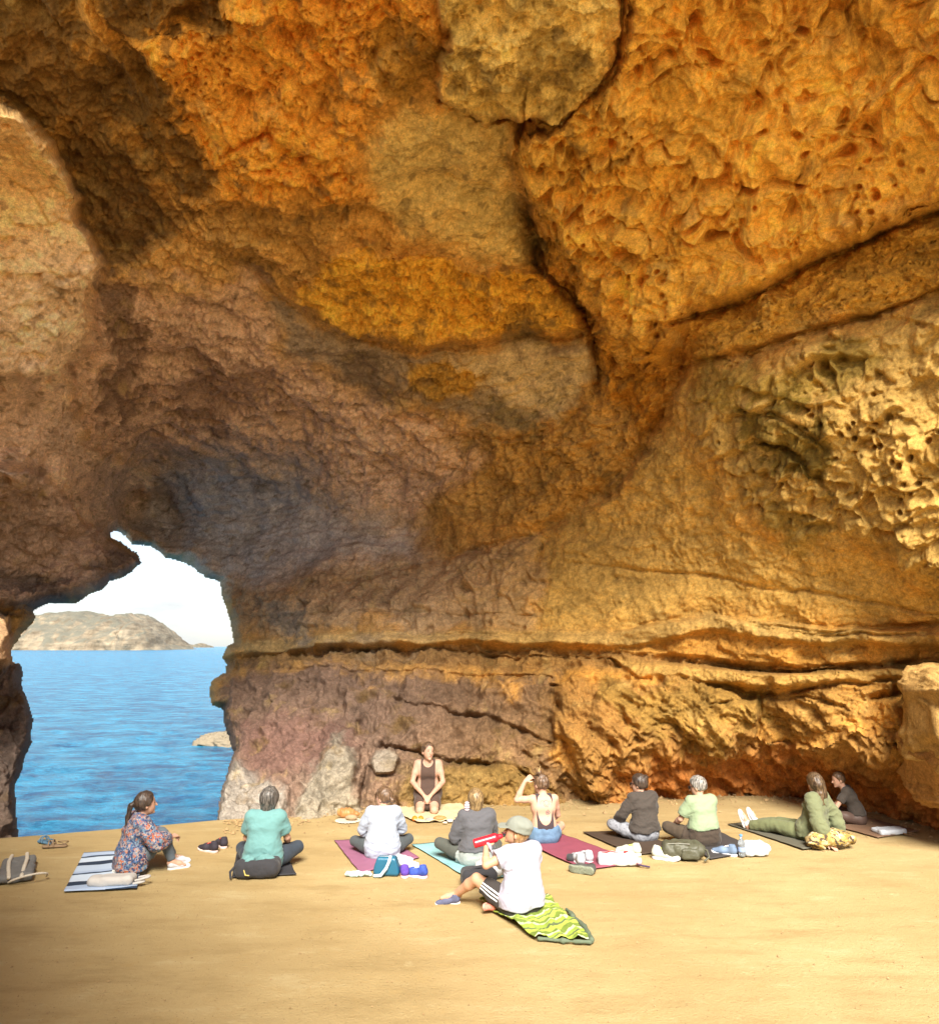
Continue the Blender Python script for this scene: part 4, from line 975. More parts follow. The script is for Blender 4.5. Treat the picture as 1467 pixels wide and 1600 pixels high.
def person(u, vb, vtop, yaw, label, J, skinm, hair, parts, back=.13, body_kw={}, uoff=0.0, vox=.0095):
    """seat contact seen at (u, vb), crown at row vtop; the scale is solved from those two rows"""
    s = 1.0; g = ground(u, vb); g = Vector((g.x, g.y, 0)); yw = math.radians(yaw)
    d = g.normalized()
    crown = J['hd'] + head_frame(J) @ np.array((0, 0, .138 * HS))
    for _ in range(12):
        root = g + d * back * s
        Rz = np.array(Matrix.Rotation(yw, 3, 'Z')); c = Rz @ crown * s + np.array(root)
        pv = project(c)[1]; s *= (1 + (pv - vtop) / max(60, vb - vtop) * .8)
    import sys; sys.stderr.write('PERSON %s scale %.2f\n' % (label[:30], s))
    t = empty('person', root, label, 'person', None, rz=yw, scale=s)
    lo, hi = bounds(J)
    link('body', sdf_mesh('body', body_fn(J, **body_kw), lo, hi, vox), skinm, t)
    if hair:
        st, hm, vol = hair; hlo = J['hd'] - .36; hhi = J['hd'] + .26
        link('hair', sdf_mesh('hair', hair_fn(J, st, vol), hlo, hhi, .008), hm, t)
    for nm, fn, mt, vx in parts:
        link(nm, sdf_mesh(nm, fn, lo - .03, hi + .03, vx), mt, t)
    return t

WHITE = M('white_cloth', (.52, .53, .56), noise=.05, scale=20, bump=.3, bscale=40, bdist=.01)
BLACKC = cloth('black', (.03, .028, .026))
H_BROWN = hairm('hair_brown', (.05, .028, .016), (.17, .10, .055)); H_DARK = hairm('hair_dark', (.018, .012, .010), (.07, .045, .03))
H_GREY = hairm('hair_grey', (.03, .028, .026), (.15, .135, .12)); H_BLOND = hairm('hair_sandy', (.15, .085, .035), (.42, .28, .12)); H_SALT = hairm('hair_salt', (.05, .045, .04), (.34, .32, .29))
WS = (M('shoe_white', (.52, .52, .55), noise=.04, bump=.2), M('sole_white', (.6, .6, .6), bump=0), M('lace_white', (.75, .75, .75), bump=0))

# 1 — patterned kimono, knees drawn up, by the edge
J = pose(lean=.10, kneeL=(-.10, .34, .38), kneeR=(.10, .32, .40), ankL=(-.11, .50, .085), ankR=(.12, .44, .085), toeL=(-.13, .64, .035), toeR=(.14, .58, .035),
         elL=(-.24, .22, .36), elR=(.25, .22, .36), wrL=(-.08, .42, .34), wrR=(.08, .42, .36), hdir=(0, 3, 0), nrmL=v3(-.3, .2, 1), nrmR=v3(.3, .2, 1))
kim = pattern_mat('kimono_print', [(.02, .05, .13), (.05, .13, .27), (.36, .34, .32), (.03, .03, .07), (.42, .12, .05), (.16, .25, .34), (.05, .08, .18), (.36, .25, .22)], 14)
p = person(203, 1369, 1235, -56, 'woman with dark ponytail and blue and orange patterned kimono hugging her knees', J, SKIN, ('pony', H_DARK, .016), [
    ('kimono', shirt_fn(J, 1.75, .030, .07, .07, .012, flare=.03, droop=.03), kim, .0095),
    ('leggings', pants_fn(J, 1.92, .010, .22), cloth('slate', (.10, .125, .15)), .0095)], back=.12)
add_face(p, J)
for S in 'LR':
    put_shoe(p, rot(0, -3, 0), Vector(J['ank' + S]) + Vector((0, -.055, -.085)), WS)
V, Fs = [], []
for i in range(46):
    a = math.pi * (1.08 + i / 45 * .95); x, y = .235 * math.cos(a), .17 * math.sin(a) + .0
    b = len(V); V += [(x, y, .085), (x + .008, y + .003, .085), (x + .011 * math.cos(a) + .004, y + .02 * math.sin(a), .035), (x + .011 * math.cos(a) + .003, y + .02 * math.sin(a) - .002, .035)]; Fs.append((b, b + 1, b + 2, b + 3))
tag(link('fringe', py_mesh('fringe', V, Fs), M('fringe_white', (.7, .68, .62), bump=0), p), kind='stuff')

# 2 — teal T-shirt, back to the camera
J = pose(lean=.06, elL=(-.235, .12, .33), elR=(.235, .14, .33), wrL=(-.20, .32, .22), wrR=(.2, .34, .22), kneeL=(-.33, .30, .17), kneeR=(.33, .28, .19), hdir=(-8, 0, 4))
J['hd'] = J['hd'] + v3(.02, 0, 0)
p = person(410, 1366, 1228, 0, 'woman in plain teal t-shirt sitting cross-legged in front of the grey rock, seen from behind', J, SKIN, ('bob', H_GREY, .020), [
    ('t_shirt', shirt_fn(J, .72, .022, .05, .07, .008, belly=.012, droop=.01), cloth('teal', (.12, .26, .26), .05), .0095),
    ('trousers', pants_fn(J, 1.85, .014, .22), cloth('ink', (.03, .04, .055)), .0095)])

# 3 — pale blue shirt, head turned left
J = pose(lean=.04, elL=(-.27, .12, .34), elR=(.24, .18, .34), wrL=(-.20, .32, .20), wrR=(.14, .34, .22), kneeL=(-.40, .26, .16), kneeR=(.34, .30, .17), hdir=(58, -6, 0))
p = person(597, 1345, 1228, 2, 'woman in pale blue long-sleeved shirt with low bun, her face turned left', J, SKIN, ('bunlow', H_BROWN, .013), [
    ('shirt', shirt_fn(J, 1.15, .026, .04, .07, .010, belly=.014, flare=.01, droop=.016), cloth('pale_blue', (.33, .375, .46), .03), .0095),
    ('leggings', pants_fn(J, 1.9, .010, .22), cloth('charcoal', (.055, .065, .07)), .0095)])
add_face(p, J)

# 4 — the teacher, kneeling, facing the class
J = pose(pel=(0, 0, .24), hipL=(-.09, .03, .21), hipR=(.09, .03, .21), kneeL=(-.105, .43, .085), kneeR=(.105, .43, .085), ankL=(-.10, .02, .06), ankR=(.10, .02, .06), toeL=(-.10, -.12, .04), toeR=(.10, -.12, .04))
for k in ('wst', 'chs', 'nck', 'hb', 'hd', 'shL', 'shR'): J[k] = J[k] + v3(0, .0, .10)
J['elL'] = v3(-.23, .08, .42); J['elR'] = v3(.23, .08, .42); J['wrL'] = v3(-.055, .31, .27); J['wrR'] = v3(.055, .31, .27)
J['handL'] = v3(.5, .55, -.45); J['handR'] = v3(-.5, .55, -.45); J['nrmL'] = v3(0, .5, 1); J['nrmR'] = v3(0, .5, 1); J['hdir'] = (-152 + 180, 4, -6); J['hdir'] = (24, 4, -5)
J['shL'] = J['shL'] + v3(-.005, 0, 0)
BR = cloth('umber', (.085, .052, .040), .05)
def dress_skirt(J):
    pf = pants_fn(J, .70, .018, .34, .004)
    def f(P):
        t = pf(P); m = cap(P, (0, .05, .20), (0, .27, .14), .13, .085); return smin(t, m, .03)
    return f
p = person(668, 1277, 1158, 182, 'teacher in brown tank dress kneeling by the wall, facing the class', J, SKIN, ('short', H_BROWN, .012), [
    ('dress_top', shirt_fn(J, 0, .011, .20, .05, .003, scoop_front=((0, .10, .165), (.085, .13, .095)), scoop_back=((0, -.12, .15), (.085, .1, .08)), strap=.058, bust=.02), BR, .008),
    ('dress_skirt', dress_skirt(J), BR, .0095)], back=.50, body_kw=dict(bust=.02))
add_face(p, J)

# 5 — grey sweater, bob, one knee out
J = pose(lean=.03, elL=(-.25, .10, .33), elR=(.23, .18, .34), wrL=(-.12, .28, .30), wrR=(.1, .3, .3), kneeL=(-.42, .30, .21), kneeR=(.33, .30, .16), hdir=(-4, -4, 0))
p = person(745, 1357, 1230, 12, 'woman in dark grey sweater with brown bob sitting on the turquoise mat', J, SKIN, ('bob', H_BLOND if False else hairm('hair_tawny', (.09, .055, .025), (.30, .20, .09)), .014), [
    ('sweater', shirt_fn(J, 1.2, .026, .20, .07, .010, flare=.012, droop=.02), cloth('graphite', (.085, .085, .095), .05), .0095),
    ('tied_sweatshirt', pants_fn(J, .30, .030, .23, .012), cloth('sage_grey', (.27, .30, .29), .05), .0095),
    ('leggings', pants_fn(J, 1.9, .010, .2), cloth('olive_black', (.065, .07, .06)), .0095)])
tl = link('hair_tie', sdf_mesh('hair_tie', lambda P: ell(P, (-.13, -.02, .70), (.035, .03, .07)), (-.2, -.1, .6), (-.05, .06, .8), .008), stripe_mat('striped_scrunchie', [(0, (.75, .62, .62)), (.55, (.12, .10, .14))], 2, .05, freq=38), p)

# 6 — bare back, arm raised to her bun
J = pose(lean=.02, elL=(-.36, .06, .56), wrL=(-.245, .05, .80), handL=v3(.12, .0, .09), nrmL=v3(-.6, -.7, .2), elR=(.23, .12, .34), wrR=(.16, .30, .22), kneeL=(-.30, .34, .15), kneeR=(.32, .32, .15), hdir=(34, -4, 0), curlL=.6)
J['hd'] = J['hd'] + v3(-.02, 0, 0)
jean = M('denim', (.11, .19, .30), noise=.28, scale=16, bump=.4, bscale=120)
p = person(850, 1322, 1207, 8, 'woman with bare tattooed back and denim shorts, one hand raised to her topknot', J, SKIN, ('topbun', H_BROWN, .012), [
    ('top', shirt_fn(J, 0, .011, .16, .06, .003, scoop_back=((0, -.13, .045), (.112, .16, .245)), scoop_front=((0, .1, .15), (.08, .1, .1)), strap=.052), cloth('plum_black', (.05, .035, .04)), .008),
    ('shorts', pants_fn(J, .42, .020, .235, .006), jean, .0095)])
add_face(p, J)
# bun in a lighter colour
R = head_frame(J); L = lambda *a: J['hd'] + R @ np.array(a) * HS
link('topknot', sdf_mesh('topknot', lambda P: sunion([ell(P, L(-.05, -.02, .165), (.036, .034, .045), R)] + [cap(P, L(-.05, -.02, .17), L(-.05 + .05 * math.cos(k), -.02 + .04 * math.sin(k), .215 + .012 * math.sin(3 * k)), .012, .004) for k in range(6)], .01) + fbm(P * 60, 2) * .005, J['hd'] + v3(-.2, -.2, 0), J['hd'] + v3(.2, .2, .3), .007), H_BLOND, p)
# tattoo: thin raised-ink rings drawn as narrow tubes set into the skin
def ray_skin(J, x, z):
    ys = np.linspace(-.4, .1, 260); P = np.stack([np.full(260, x), ys, np.full(260, z)], -1); d = _b(P); i = np.argmax(d < 0); return ys[i]
_b = body_fn(J, hands=False)
V, Fs = [], []
def ink(pts, w=.003):
    for (x0, z0), (x1, z1) in zip(pts[:-1], pts[1:]):
        dx, dz = x1 - x0, z1 - z0; L_ = math.hypot(dx, dz) + 1e-9; nx_, nz_ = -dz / L_ * w, dx / L_ * w; b = len(V)
        for x, z in ((x0 - nx_, z0 - nz_), (x0 + nx_, z0 + nz_), (x1 + nx_, z1 + nz_), (x1 - nx_, z1 - nz_)): V.append((x, ray_skin(J, x, z) - .0025, z))
        Fs.append((b, b + 1, b + 2, b + 3))
cx, cz = .02, .53
ring = lambda cx, cz, r, a0=0, a1=2 * math.pi, n=20: [(cx + r * math.cos(a0 + (a1 - a0) * i / n), cz + r * math.sin(a0 + (a1 - a0) * i / n)) for i in range(n + 1)]
ink(ring(cx, cz, .038)); ink(ring(cx - .05, cz + .005, .03, .4, 3.6)); ink(ring(cx + .045, cz, .03, -.8, 1.8)); ink(ring(cx, cz, .022, 3, 6))
for k in range(5): ink(ring(.035 + .018 * math.cos(k * 1.26), .415 + .018 * math.sin(k * 1.26), .012, n=10))
ink([(.035, .45), (.035, .49)]); ink([(.03, .375), (.04, .36)]); ink([(-.02, .34), (.10, .35)], .0012)
link('tattoo', py_mesh('tattoo', V, Fs), M('ink', (.12, .10, .12), bump=0), p)

# 7 — cap and red bottle, nearest of all
J = pose(lean=.10, lean_x=.05, elL=(-.36, .10, .50), wrL=(-.25, .26, .61), handL=v3(.35, .1, .7), nrmL=v3(-.7, -.6, .1), curlL=.5, elR=(.27, .13, .36), wrR=(.22, .26, .18),
         kneeL=(-.26, .38, .26), ankL=(-.42, .52, .08), toeL=(-.56, .60, .05), kneeR=(.34, .32, .14), ankR=(-.08, .30, .07), toeR=(-.26, .24, .07), hdir=(48, 14, -4))
J['ankL'] = v3(-.36, .66, .09); J['toeL'] = v3(-.50, .72, .06); J['kneeL'] = v3(-.30, .36, .30)
J['hd'] = J['hd'] + v3(0, -.0, 0)
STR = stripe_mat('shorts_stripes', [(0, (.03, .028, .026)), (.5, (.75, .75, .75))], 0, freq=1)
sh = cloth('black_shorts', (.035, .03, .028))
p = person(815, 1438, 1277, 33, 'woman in grey cap, lilac white t-shirt and striped black shorts, drinking, nearest the camera', J, SKIN_T, ('curly', hairm('hair_auburn', (.13, .065, .025), (.36, .21, .09)), .012), [
    ('t_shirt', shirt_fn(J, .50, .030, .10, .07, .010, belly=.012, flare=.012, droop=.016), cloth('lilac_white', (.36, .355, .44), .03), .0095),
    ('shorts', pants_fn(J, .80, .020, .2, .005), sh, .0095)])
NS = (M('shoe_navy', (.09, .10, .17), noise=.2, scale=60, bump=.3), M('sole_pale', (.7, .66, .68), bump=0), M('lace_navy', (.16, .16, .24), bump=0))
CS = (M('shoe_coral', (.65, .22, .16), noise=.2, scale=60, bump=.3), M('sole_coral', (.80, .30, .22), noise=.5, scale=50, bump=.3), M('lace_coral', (.8, .5, .45), bump=0))
put_shoe(p, rot(62, -6, -15), Vector(J['ankL']) + Vector((.045, -.02, -.09)), NS)
put_shoe(p, rot(96, 0, -78), Vector(J['ankR']) + Vector((.02, -.03, -.01)), CS)
add_face(p, J)
# three stripes down the outside of the left thigh of the shorts
V, Fs = [], []; _s = pants_fn(J, .80, .020, .2, .005)
hp, kn = J['hipL'], J['kneeL']; ax = (kn - hp) / np.linalg.norm(kn - hp); outw = np.cross(ax, v3(0, 0, 1)); outw = -outw / np.linalg.norm(outw) if outw[0] > 0 else outw / np.linalg.norm(outw); upw = np.cross(outw, ax); upw *= np.sign(upw[2])
for k in range(3):
    b = len(V); N_ = 16
    for i in range(N_ + 1):
        t = .30 + .49 * i / N_; c = hp + (kn - hp) * t
        for dv in (-.006, .006):
            a = math.radians(-4 + 17 * k) + dv / .09; d_ = outw * math.cos(a) + upw * math.sin(a)
            rr = np.linspace(.03, .2, 140); dd = _s(c + d_ * rr[:, None]); j = np.argmax(dd > 0); V.append(c + d_ * (rr[j] + .004))
    for i in range(N_): Fs.append((b + 2 * i, b + 2 * i + 1, b + 2 * i + 3, b + 2 * i + 2))
link('stripes', py_mesh('stripes', V, Fs), M('stripe_white', (.75, .75, .76), bump=0), p)
R = head_frame(J); L = lambda *a: J['hd'] + R @ np.array(a) * HS
def cap_fn(P):
    q = (P - J['hd']) @ R / HS
    c = ell(P, L(0, -.012, .040), (.118, .138, .118), R); c = smin(c, ell(P, L(0, -.03, .085), (.115, .125, .06), R), .02); c = np.maximum(c, .03 - q[..., 2] + .1 * q[..., 1])
    b = rbox(P, L(0, .125, .028), (.085, .075, .006), .006, R @ rot(0, -14, 0)); b = np.maximum(b, np.hypot(q[..., 0], q[..., 1] - .06) - .125)
    return smin(c + fbm(q * 20, 2) * .006, b, .008)
link('cap', sdf_mesh('cap', cap_fn, J['hd'] - .3, J['hd'] + .3, .007), cloth('khaki_grey', (.20, .215, .185), .08), p)
hat_person, hat_J = p, J

# 8 — black jacket, sunglasses
J = pose(lean=.07, elL=(-.28, .12, .36), elR=(.25, .14, .34), wrL=(-.26, .32, .24), wrR=(.16, .3, .24), kneeL=(-.36, .28, .20), kneeR=(.32, .32, .15), hdir=(38, -5, 0))
jn = pattern_mat('marbled_jeans', [(.16, .165, .19), (.24, .25, .28), (.20, .21, .235), (.12, .12, .14), (.28, .29, .32)], 7, vor=False)
p = person(1008, 1318, 1208, 22, 'woman in dark brown jacket, sunglasses and marbled grey jeans beside the olive backpack', J, SKIN, ('bun', H_DARK, .018), [
    ('jacket', shirt_fn(J, 1.9, .026, .15, .06, .013, flare=.01, droop=.008), cloth('dark_umber', (.055, .045, .038), .1), .0095),
    ('jeans', pants_fn(J, 1.9, .016, .2, .010), jn, .0095)])
add_face(p, J); add_glasses(p, J)

# 9 — green T-shirt, short grey hair, dark jacket round the waist
J = pose(lean=.04, elL=(-.27, .12, .34), elR=(.22, .16, .34), wrL=(-.26, .30, .24), wrR=(.1, .3, .24), kneeL=(-.36, .30, .20), kneeR=(.32, .32, .15), hdir=(40, -14, 0))
p = person(1100, 1326, 1211, 16, 'person with short grey hair in light green t-shirt and dark trousers', J, SKIN, ('short', H_SALT, .014), [
    ('t_shirt', shirt_fn(J, .75, .022, .24, .06, .008, belly=.02, droop=.012), cloth('light_green', (.24, .31, .19), .03), .0095),
    ('waist_jacket', pants_fn(J, .45, .040, .27, .018), cloth('bark', (.05, .036, .026), .1), .0095),
    ('trousers', pants_fn(J, 1.92, .020, .2, .012), cloth('bark2', (.062, .045, .03), .1), .0095)])
add_face(p, J); add_glasses(p, J)

# 10 — olive hoodie, legs stretched out, leaning back on her hands
J = pose(lean=-.24, hipL=(-.095, .02, .10), hipR=(.095, .02, .10), kneeL=(-.10, .46, .14), kneeR=(.11, .45, .13), ankL=(-.10, .86, .07), ankR=(.12, .84, .07), toeL=(-.11, .91, .22), toeR=(.13, .89, .22),
         elL=(-.27, -.22, .32), wrL=(-.27, -.30, .07), elR=(.25, -.22, .32), wrR=(.28, -.30, .07), handL=v3(-.1, -.6, -.25), handR=v3(.1, -.6, -.25), nrmL=v3(0, 0, 1), nrmR=v3(0, 0, 1), hdir=(-32, -14, 0), curlL=.1, curlR=.1)
ol = cloth('olive', (.145, .16, .085), .05); ol2 = cloth('olive_trousers', (.13, .145, .07), .06)
hood = lambda P: smax(sunion([ell(P, J['nck'] + v3(0, -.07, -.02), (.115, .08, .055)), ell(P, J['nck'] + v3(0, -.10, -.07), (.075, .05, .09))], .03) + fbm(P * np.array((9, 9, 20)), 2) * .012, -cap(P, J['nck'] + v3(0, .02, 0), J['hb'] + v3(0, .03, .1), .068), .01)
p = person(1268, 1316, 1206, 44, 'long-haired woman in olive hoodie leaning back on her hands with legs stretched out', J, SKIN, ('long', H_DARK if False else hairm('hair_umber', (.03, .018, .01), (.13, .08, .04)), .016), [
    ('hoodie', shirt_fn(J, 1.85, .034, .08, .06, .012, flare=.02, droop=.026), ol, .0095),
    ('hood', hood, ol, .009),
    ('trousers', pants_fn(J, 1.88, .022, .2, .009, loose=.008), ol2, .0095)], back=.10)
for S in 'LR': put_shoe(p, rot(0, 68, 0), Vector(J['ank' + S]) + Vector((0, .045, -.05)), WS)

# 11 — dark T-shirt, leaning forward and looking to the left
J = pose(lean=.36, elL=(-.25, .36, .30), elR=(.24, .34, .30), wrL=(-.10, .50, .24), wrR=(.12, .48, .24), kneeL=(-.30, .38, .20), kneeR=(.32, .36, .18), hdir=(26, -10, 0))
p = person(1343, 1291, 1205, 62, 'short-haired person in dark t-shirt and brown leggings leaning forward, rightmost of the group', J, SKIN, ('short', H_BROWN, .010), [
    ('t_shirt', shirt_fn(J, .62, .020, .20, .06, .007, droop=.004), cloth('black_brown', (.055, .045, .038), .05), .0095),
    ('leggings', pants_fn(J, 1.9, .012, .24, .004), M('cloth_brown_sheen', (.095, .060, .048), rough=.5, noise=.08), .0095)])
add_face(p, J)

# ------------------------------------------------------------------ mats, towels, bags and small things on the floor
def gmat(name, corners, mat, label, cat, th=.006, wav=.003, group=None, nx=36, ny=30, lift=0.0, fold=0.0, bite=0.0):
    """a thin sheet lying on the floor, from its corners: back-left, back-right, front-right, front-left"""
    c = [ground(*p) for p in corners]; o0 = (c[0] + c[1] + c[2] + c[3]) / 4
    S, T = np.meshgrid(np.linspace(0, 1, nx), np.linspace(0, 1, ny)); S_, T_ = S[..., None], T[..., None]
    P = (np.array(c[0]) * (1 - S_) + np.array(c[1]) * S_) * (1 - T_) + (np.array(c[3]) * (1 - S_) + np.array(c[2]) * S_) * T_ - np.array(o0)
    # local frame along the long direction, so that prints follow the sheet
    ax = ((c[3] + c[2]) - (c[0] + c[1])); ang = math.atan2(ax.y, ax.x) + math.pi / 2
    P = P @ np.array(Matrix.Rotation(ang, 3, 'Z'))
    edge = np.minimum(np.minimum(S, 1 - S), np.minimum(T, 1 - T))
    n = fbm(np.stack([P[..., 0] * 5, P[..., 1] * 5, P[..., 0] * 0 + lift * 50 + len(label)], -1), 3)
    P[..., 0] += .010 * n; P[..., 1] += .010 * fbm(P * 6 + 4, 2)
    z = .012 + th + wav * (n + .6) * 2 + fold * np.maximum(0, fbm(P * np.array((6, 2.5, 1)) + 7, 3, ridged=True) - .25) + lift
    top = P.copy(); top[..., 2] = z; bot = P.copy(); bot[..., 2] = z - th
    V = np.concatenate([top.reshape(-1, 3), bot.reshape(-1, 3)]); N_ = nx * ny; q = grid_quads(ny, nx); Q = [q[:, ::-1], q + N_]
    per = [(0, i) for i in range(nx)] + [(j, nx - 1) for j in range(1, ny)] + [(ny - 1, i) for i in range(nx - 2, -1, -1)] + [(j, 0) for j in range(ny - 2, 0, -1)]
    per = np.array([j * nx + i for j, i in per]); nxt = np.roll(per, -1); Q.append(np.stack([per, nxt, nxt + N_, per + N_], -1))
    me = np_mesh(name, V, np.concatenate(Q)); o = link(name, me, mat); o.location = o0; o.rotation_euler = (0, 0, ang)
    return tag(o, label, cat, group)
def rub(name, col): return M(name, col, rough=.75, noise=.12, scale=8, bump=.25, bscale=150, bdist=.003)
MG = 'mats under the class'
gmat('beach_towel', [(132,1335),(224,1331),(214,1391),(100,1396)], stripe_mat('towel_stripes', [(0,(.42,.52,.66)),(.16,(.015,.03,.06)),(.26,(.50,.60,.72)),(.40,(.02,.04,.08)),(.45,(.36,.46,.62)),(.62,(.015,.03,.06)),(.72,(.52,.62,.74)),(.90,(.02,.04,.08)),(.94,(.36,.46,.62))], 1, .02, freq=.82),
     'white, blue and navy striped towel under the woman in the kimono', 'towel', wav=.004)
gmat('yoga_mat', [(372,1326),(442,1328),(463,1369),(362,1374)], rub('mat_black', (.035, .035, .04)), 'black mat under the woman in the teal t-shirt', 'mat', group=MG)
gmat('yoga_mat', [(522,1316),(604,1311),(655,1343),(563,1367)], rub('mat_purple', (.25, .10, .17)), 'purple mat under the woman in the pale blue shirt', 'mat', group=MG)
gmat('blanket', [(600,1263),(722,1259),(742,1283),(652,1288)], M('blanket_cream', (.62, .52, .32), noise=.08, bump=.5, bscale=60), 'cream blanket spread under the kneeling teacher', 'blanket', fold=.03, wav=.006)
gmat('yoga_mat', [(643,1322),(722,1316),(820,1368),(738,1379)], M('mat_turquoise', (.22, .42, .44), rough=.75, noise=.35, scale=5, bump=.2), 'turquoise mat under the woman in the grey sweater', 'mat', group=MG)
gmat('yoga_mat', [(783,1303),(852,1296),(1000,1350),(915,1362)], rub('mat_maroon', (.22, .055, .085)), 'maroon mat under the bare-backed woman in denim shorts', 'mat', group=MG)
gmat('yoga_mat', [(910,1303),(988,1299),(1070,1332),(990,1338)], rub('mat_brown', (.06, .04, .028)), 'dark brown mat under the woman in the dark jacket', 'mat', group=MG)
gmat('yoga_mat', [(1040,1300),(1112,1296),(1185,1332),(1110,1345)], rub('mat_soot', (.05, .045, .045)), 'soot black mat under the grey-haired person in green', 'mat', group=MG)
gmat('yoga_mat', [(1137,1290),(1200,1283),(1330,1320),(1255,1329)], rub('mat_olive', (.105, .10, .075)), 'grey-olive mat under the stretched legs of the hooded woman', 'mat', group=MG)
gmat('yoga_mat', [(1272,1284),(1345,1277),(1436,1301),(1372,1311)], rub('mat_tan', (.20, .12, .075)), 'tan brown mat under the short-haired person in dark t-shirt', 'mat', group=MG)
# the green towel with wavy stripes
gt = gmat('green_towel', [(748,1412),(856,1404),(925,1476),(836,1474)], stripe_mat('towel_waves', [(0,(.14,.20,.025)),(.28,(.33,.42,.06)),(.52,(.09,.12,.05)),(.62,(.24,.33,.04)),(.84,(.42,.48,.28))], 1, .30, freq=5),
     'crumpled lime green towel with wavy stripes behind the woman in the cap', 'towel', fold=.05, wav=.012, nx=60, ny=50)
# its grey-green folded border and white emblem
mb = M('towel_border', (.10, .13, .085), noise=.1, bump=.3)
def on_sheet(name, px, z, mat, parent, wav=.006):
    V = [ground(*p) for p in px]; V = [parent.matrix_basis.inverted() @ Vector((v.x, v.y, 0)) for v in V]; n = len(V)
    VV = [(v.x, v.y, z) for v in V] + [(v.x, v.y, z - wav) for v in V]
    Fs = [list(range(n))] + [list(range(2 * n - 1, n - 1, -1))] + [(i, i + n, (i + 1) % n + n, (i + 1) % n) for i in range(n)]
    return link(name, py_mesh(name, VV, Fs), mat, parent)
bpy.context.view_layer.update()
def sheet_ridge(name, px, r, mat, parent, z0=.03):
    pts = [parent.matrix_basis.inverted() @ ground(*p) for p in px]; pts = [np.array((p.x, p.y, z0)) for p in pts]; A = np.array(pts)
    return link(name, sdf_mesh(name, lambda P: sunion([cap(P, a, b, r, r * .8) for a, b in zip(pts[:-1], pts[1:])], .02) + fbm(P * 14, 2) * .012, A.min(0) - .08, A.max(0) + .08, .009), mat, parent)
sheet_ridge('border', [(843,1473),(880,1477),(922,1479)], .016, mb, gt)
sheet_ridge('border', [(924,1476),(912,1455),(896,1440),(885,1428)], .022, mb, gt, .035)

def blob(name, u, v, yaw, fn, lo, hi, mat, label, cat, h=.009, scale=1.0, z=.0, group=None, parts=()):
    """one thing made of one or more soft or hard shapes; first is the thing's main part"""
    t = empty(name, ground(u, v) + Vector((0, 0, z + .008)), label, cat, group, rz=math.radians(yaw), scale=scale)
    for nm, f, l_, h_, mt, vx in [(name if not parts else name + '_body', fn, lo, hi, mat, h)] + list(parts):
        link(nm if nm != name else 'cloth', sdf_mesh(nm, f, l_, h_, vx), mt, t)
    return t
def wr(P, a=.012, f=9, sd=0): return a * (fbm(P * f + sd, 4, ridged=True) - .4) * 1.6
def arcs(pts, r): return lambda P: sunion([cap(P, a, b, r) for a, b in zip(pts[:-1], pts[1:])], .004)
def loop_pts(c, rx, ry, z0, zh, n=14, a0=0, a1=math.pi * 2): return [np.array((c[0] + rx * math.cos(a0 + (a1 - a0) * i / n), c[1] + ry * math.sin(a0 + (a1 - a0) * i / n), z0 + zh * math.sin(math.pi * i / n))) for i in range(n + 1)]

CAN = M('canvas_white', (.47, .455, .43), noise=.05, bump=.4, bscale=90, bdist=.006)
# white tote with two handles, lying on the striped towel
blob('tote_bag', 170, 1389, 6, lambda P: rbox(P, (0, .07, .045), (.20, .085, .045), .04) + wr(P, .010, 6), (-.26, -.06, -.01), (.26, .2, .13), CAN, 'white canvas tote bag lying on the striped towel', 'bag', parts=[
    ('handle', arcs(loop_pts((.20, .07), .13, .05, .05, .02, 14, -1.4, 1.4), .011), (0, -.06, 0), (.4, .2, .12), CAN, .007),
    ('handle', arcs(loop_pts((.19, .05), .10, .035, .025, .01, 14, -1.4, 1.4), .011), (0, -.06, 0), (.4, .2, .12), CAN, .007)])
# grey bag with cream straps at the platform's left end
GB = M('bag_grey', (.16, .16, .155), noise=.15, bump=.4); CS_ = M('strap_cream', (.60, .55, .45), noise=.06, bump=.3)
blob('beach_bag', 8, 1368, -62, lambda P: rbox(P, (0, .1, .04), (.36, .15, .04), .035) + wr(P, .012, 5), (-.44, -.12, -.02), (.44, .32, .14), GB, 'flat grey bag with cream straps at the left end of the floor', 'bag', parts=[
    ('strap', arcs([v3(-.36, .16, .085), v3(-.1, .17, .095), v3(.15, .16, .09), v3(.37, .15, .06)], .018), (-.42, .08, .02), (.44, .26, .14), CS_, .008),
    ('strap', arcs([v3(-.36, .03, .08), v3(-.1, .02, .09), v3(.15, .03, .09), v3(.37, .05, .06)], .018), (-.42, -.06, .02), (.44, .12, .14), CS_, .008),
    ('handle', arcs(loop_pts((.34, .2), .10, .16, .02, .06, 14, -1.2, 1.9), .010), (.15, 0, 0), (.5, .42, .14), CS_, .007)])
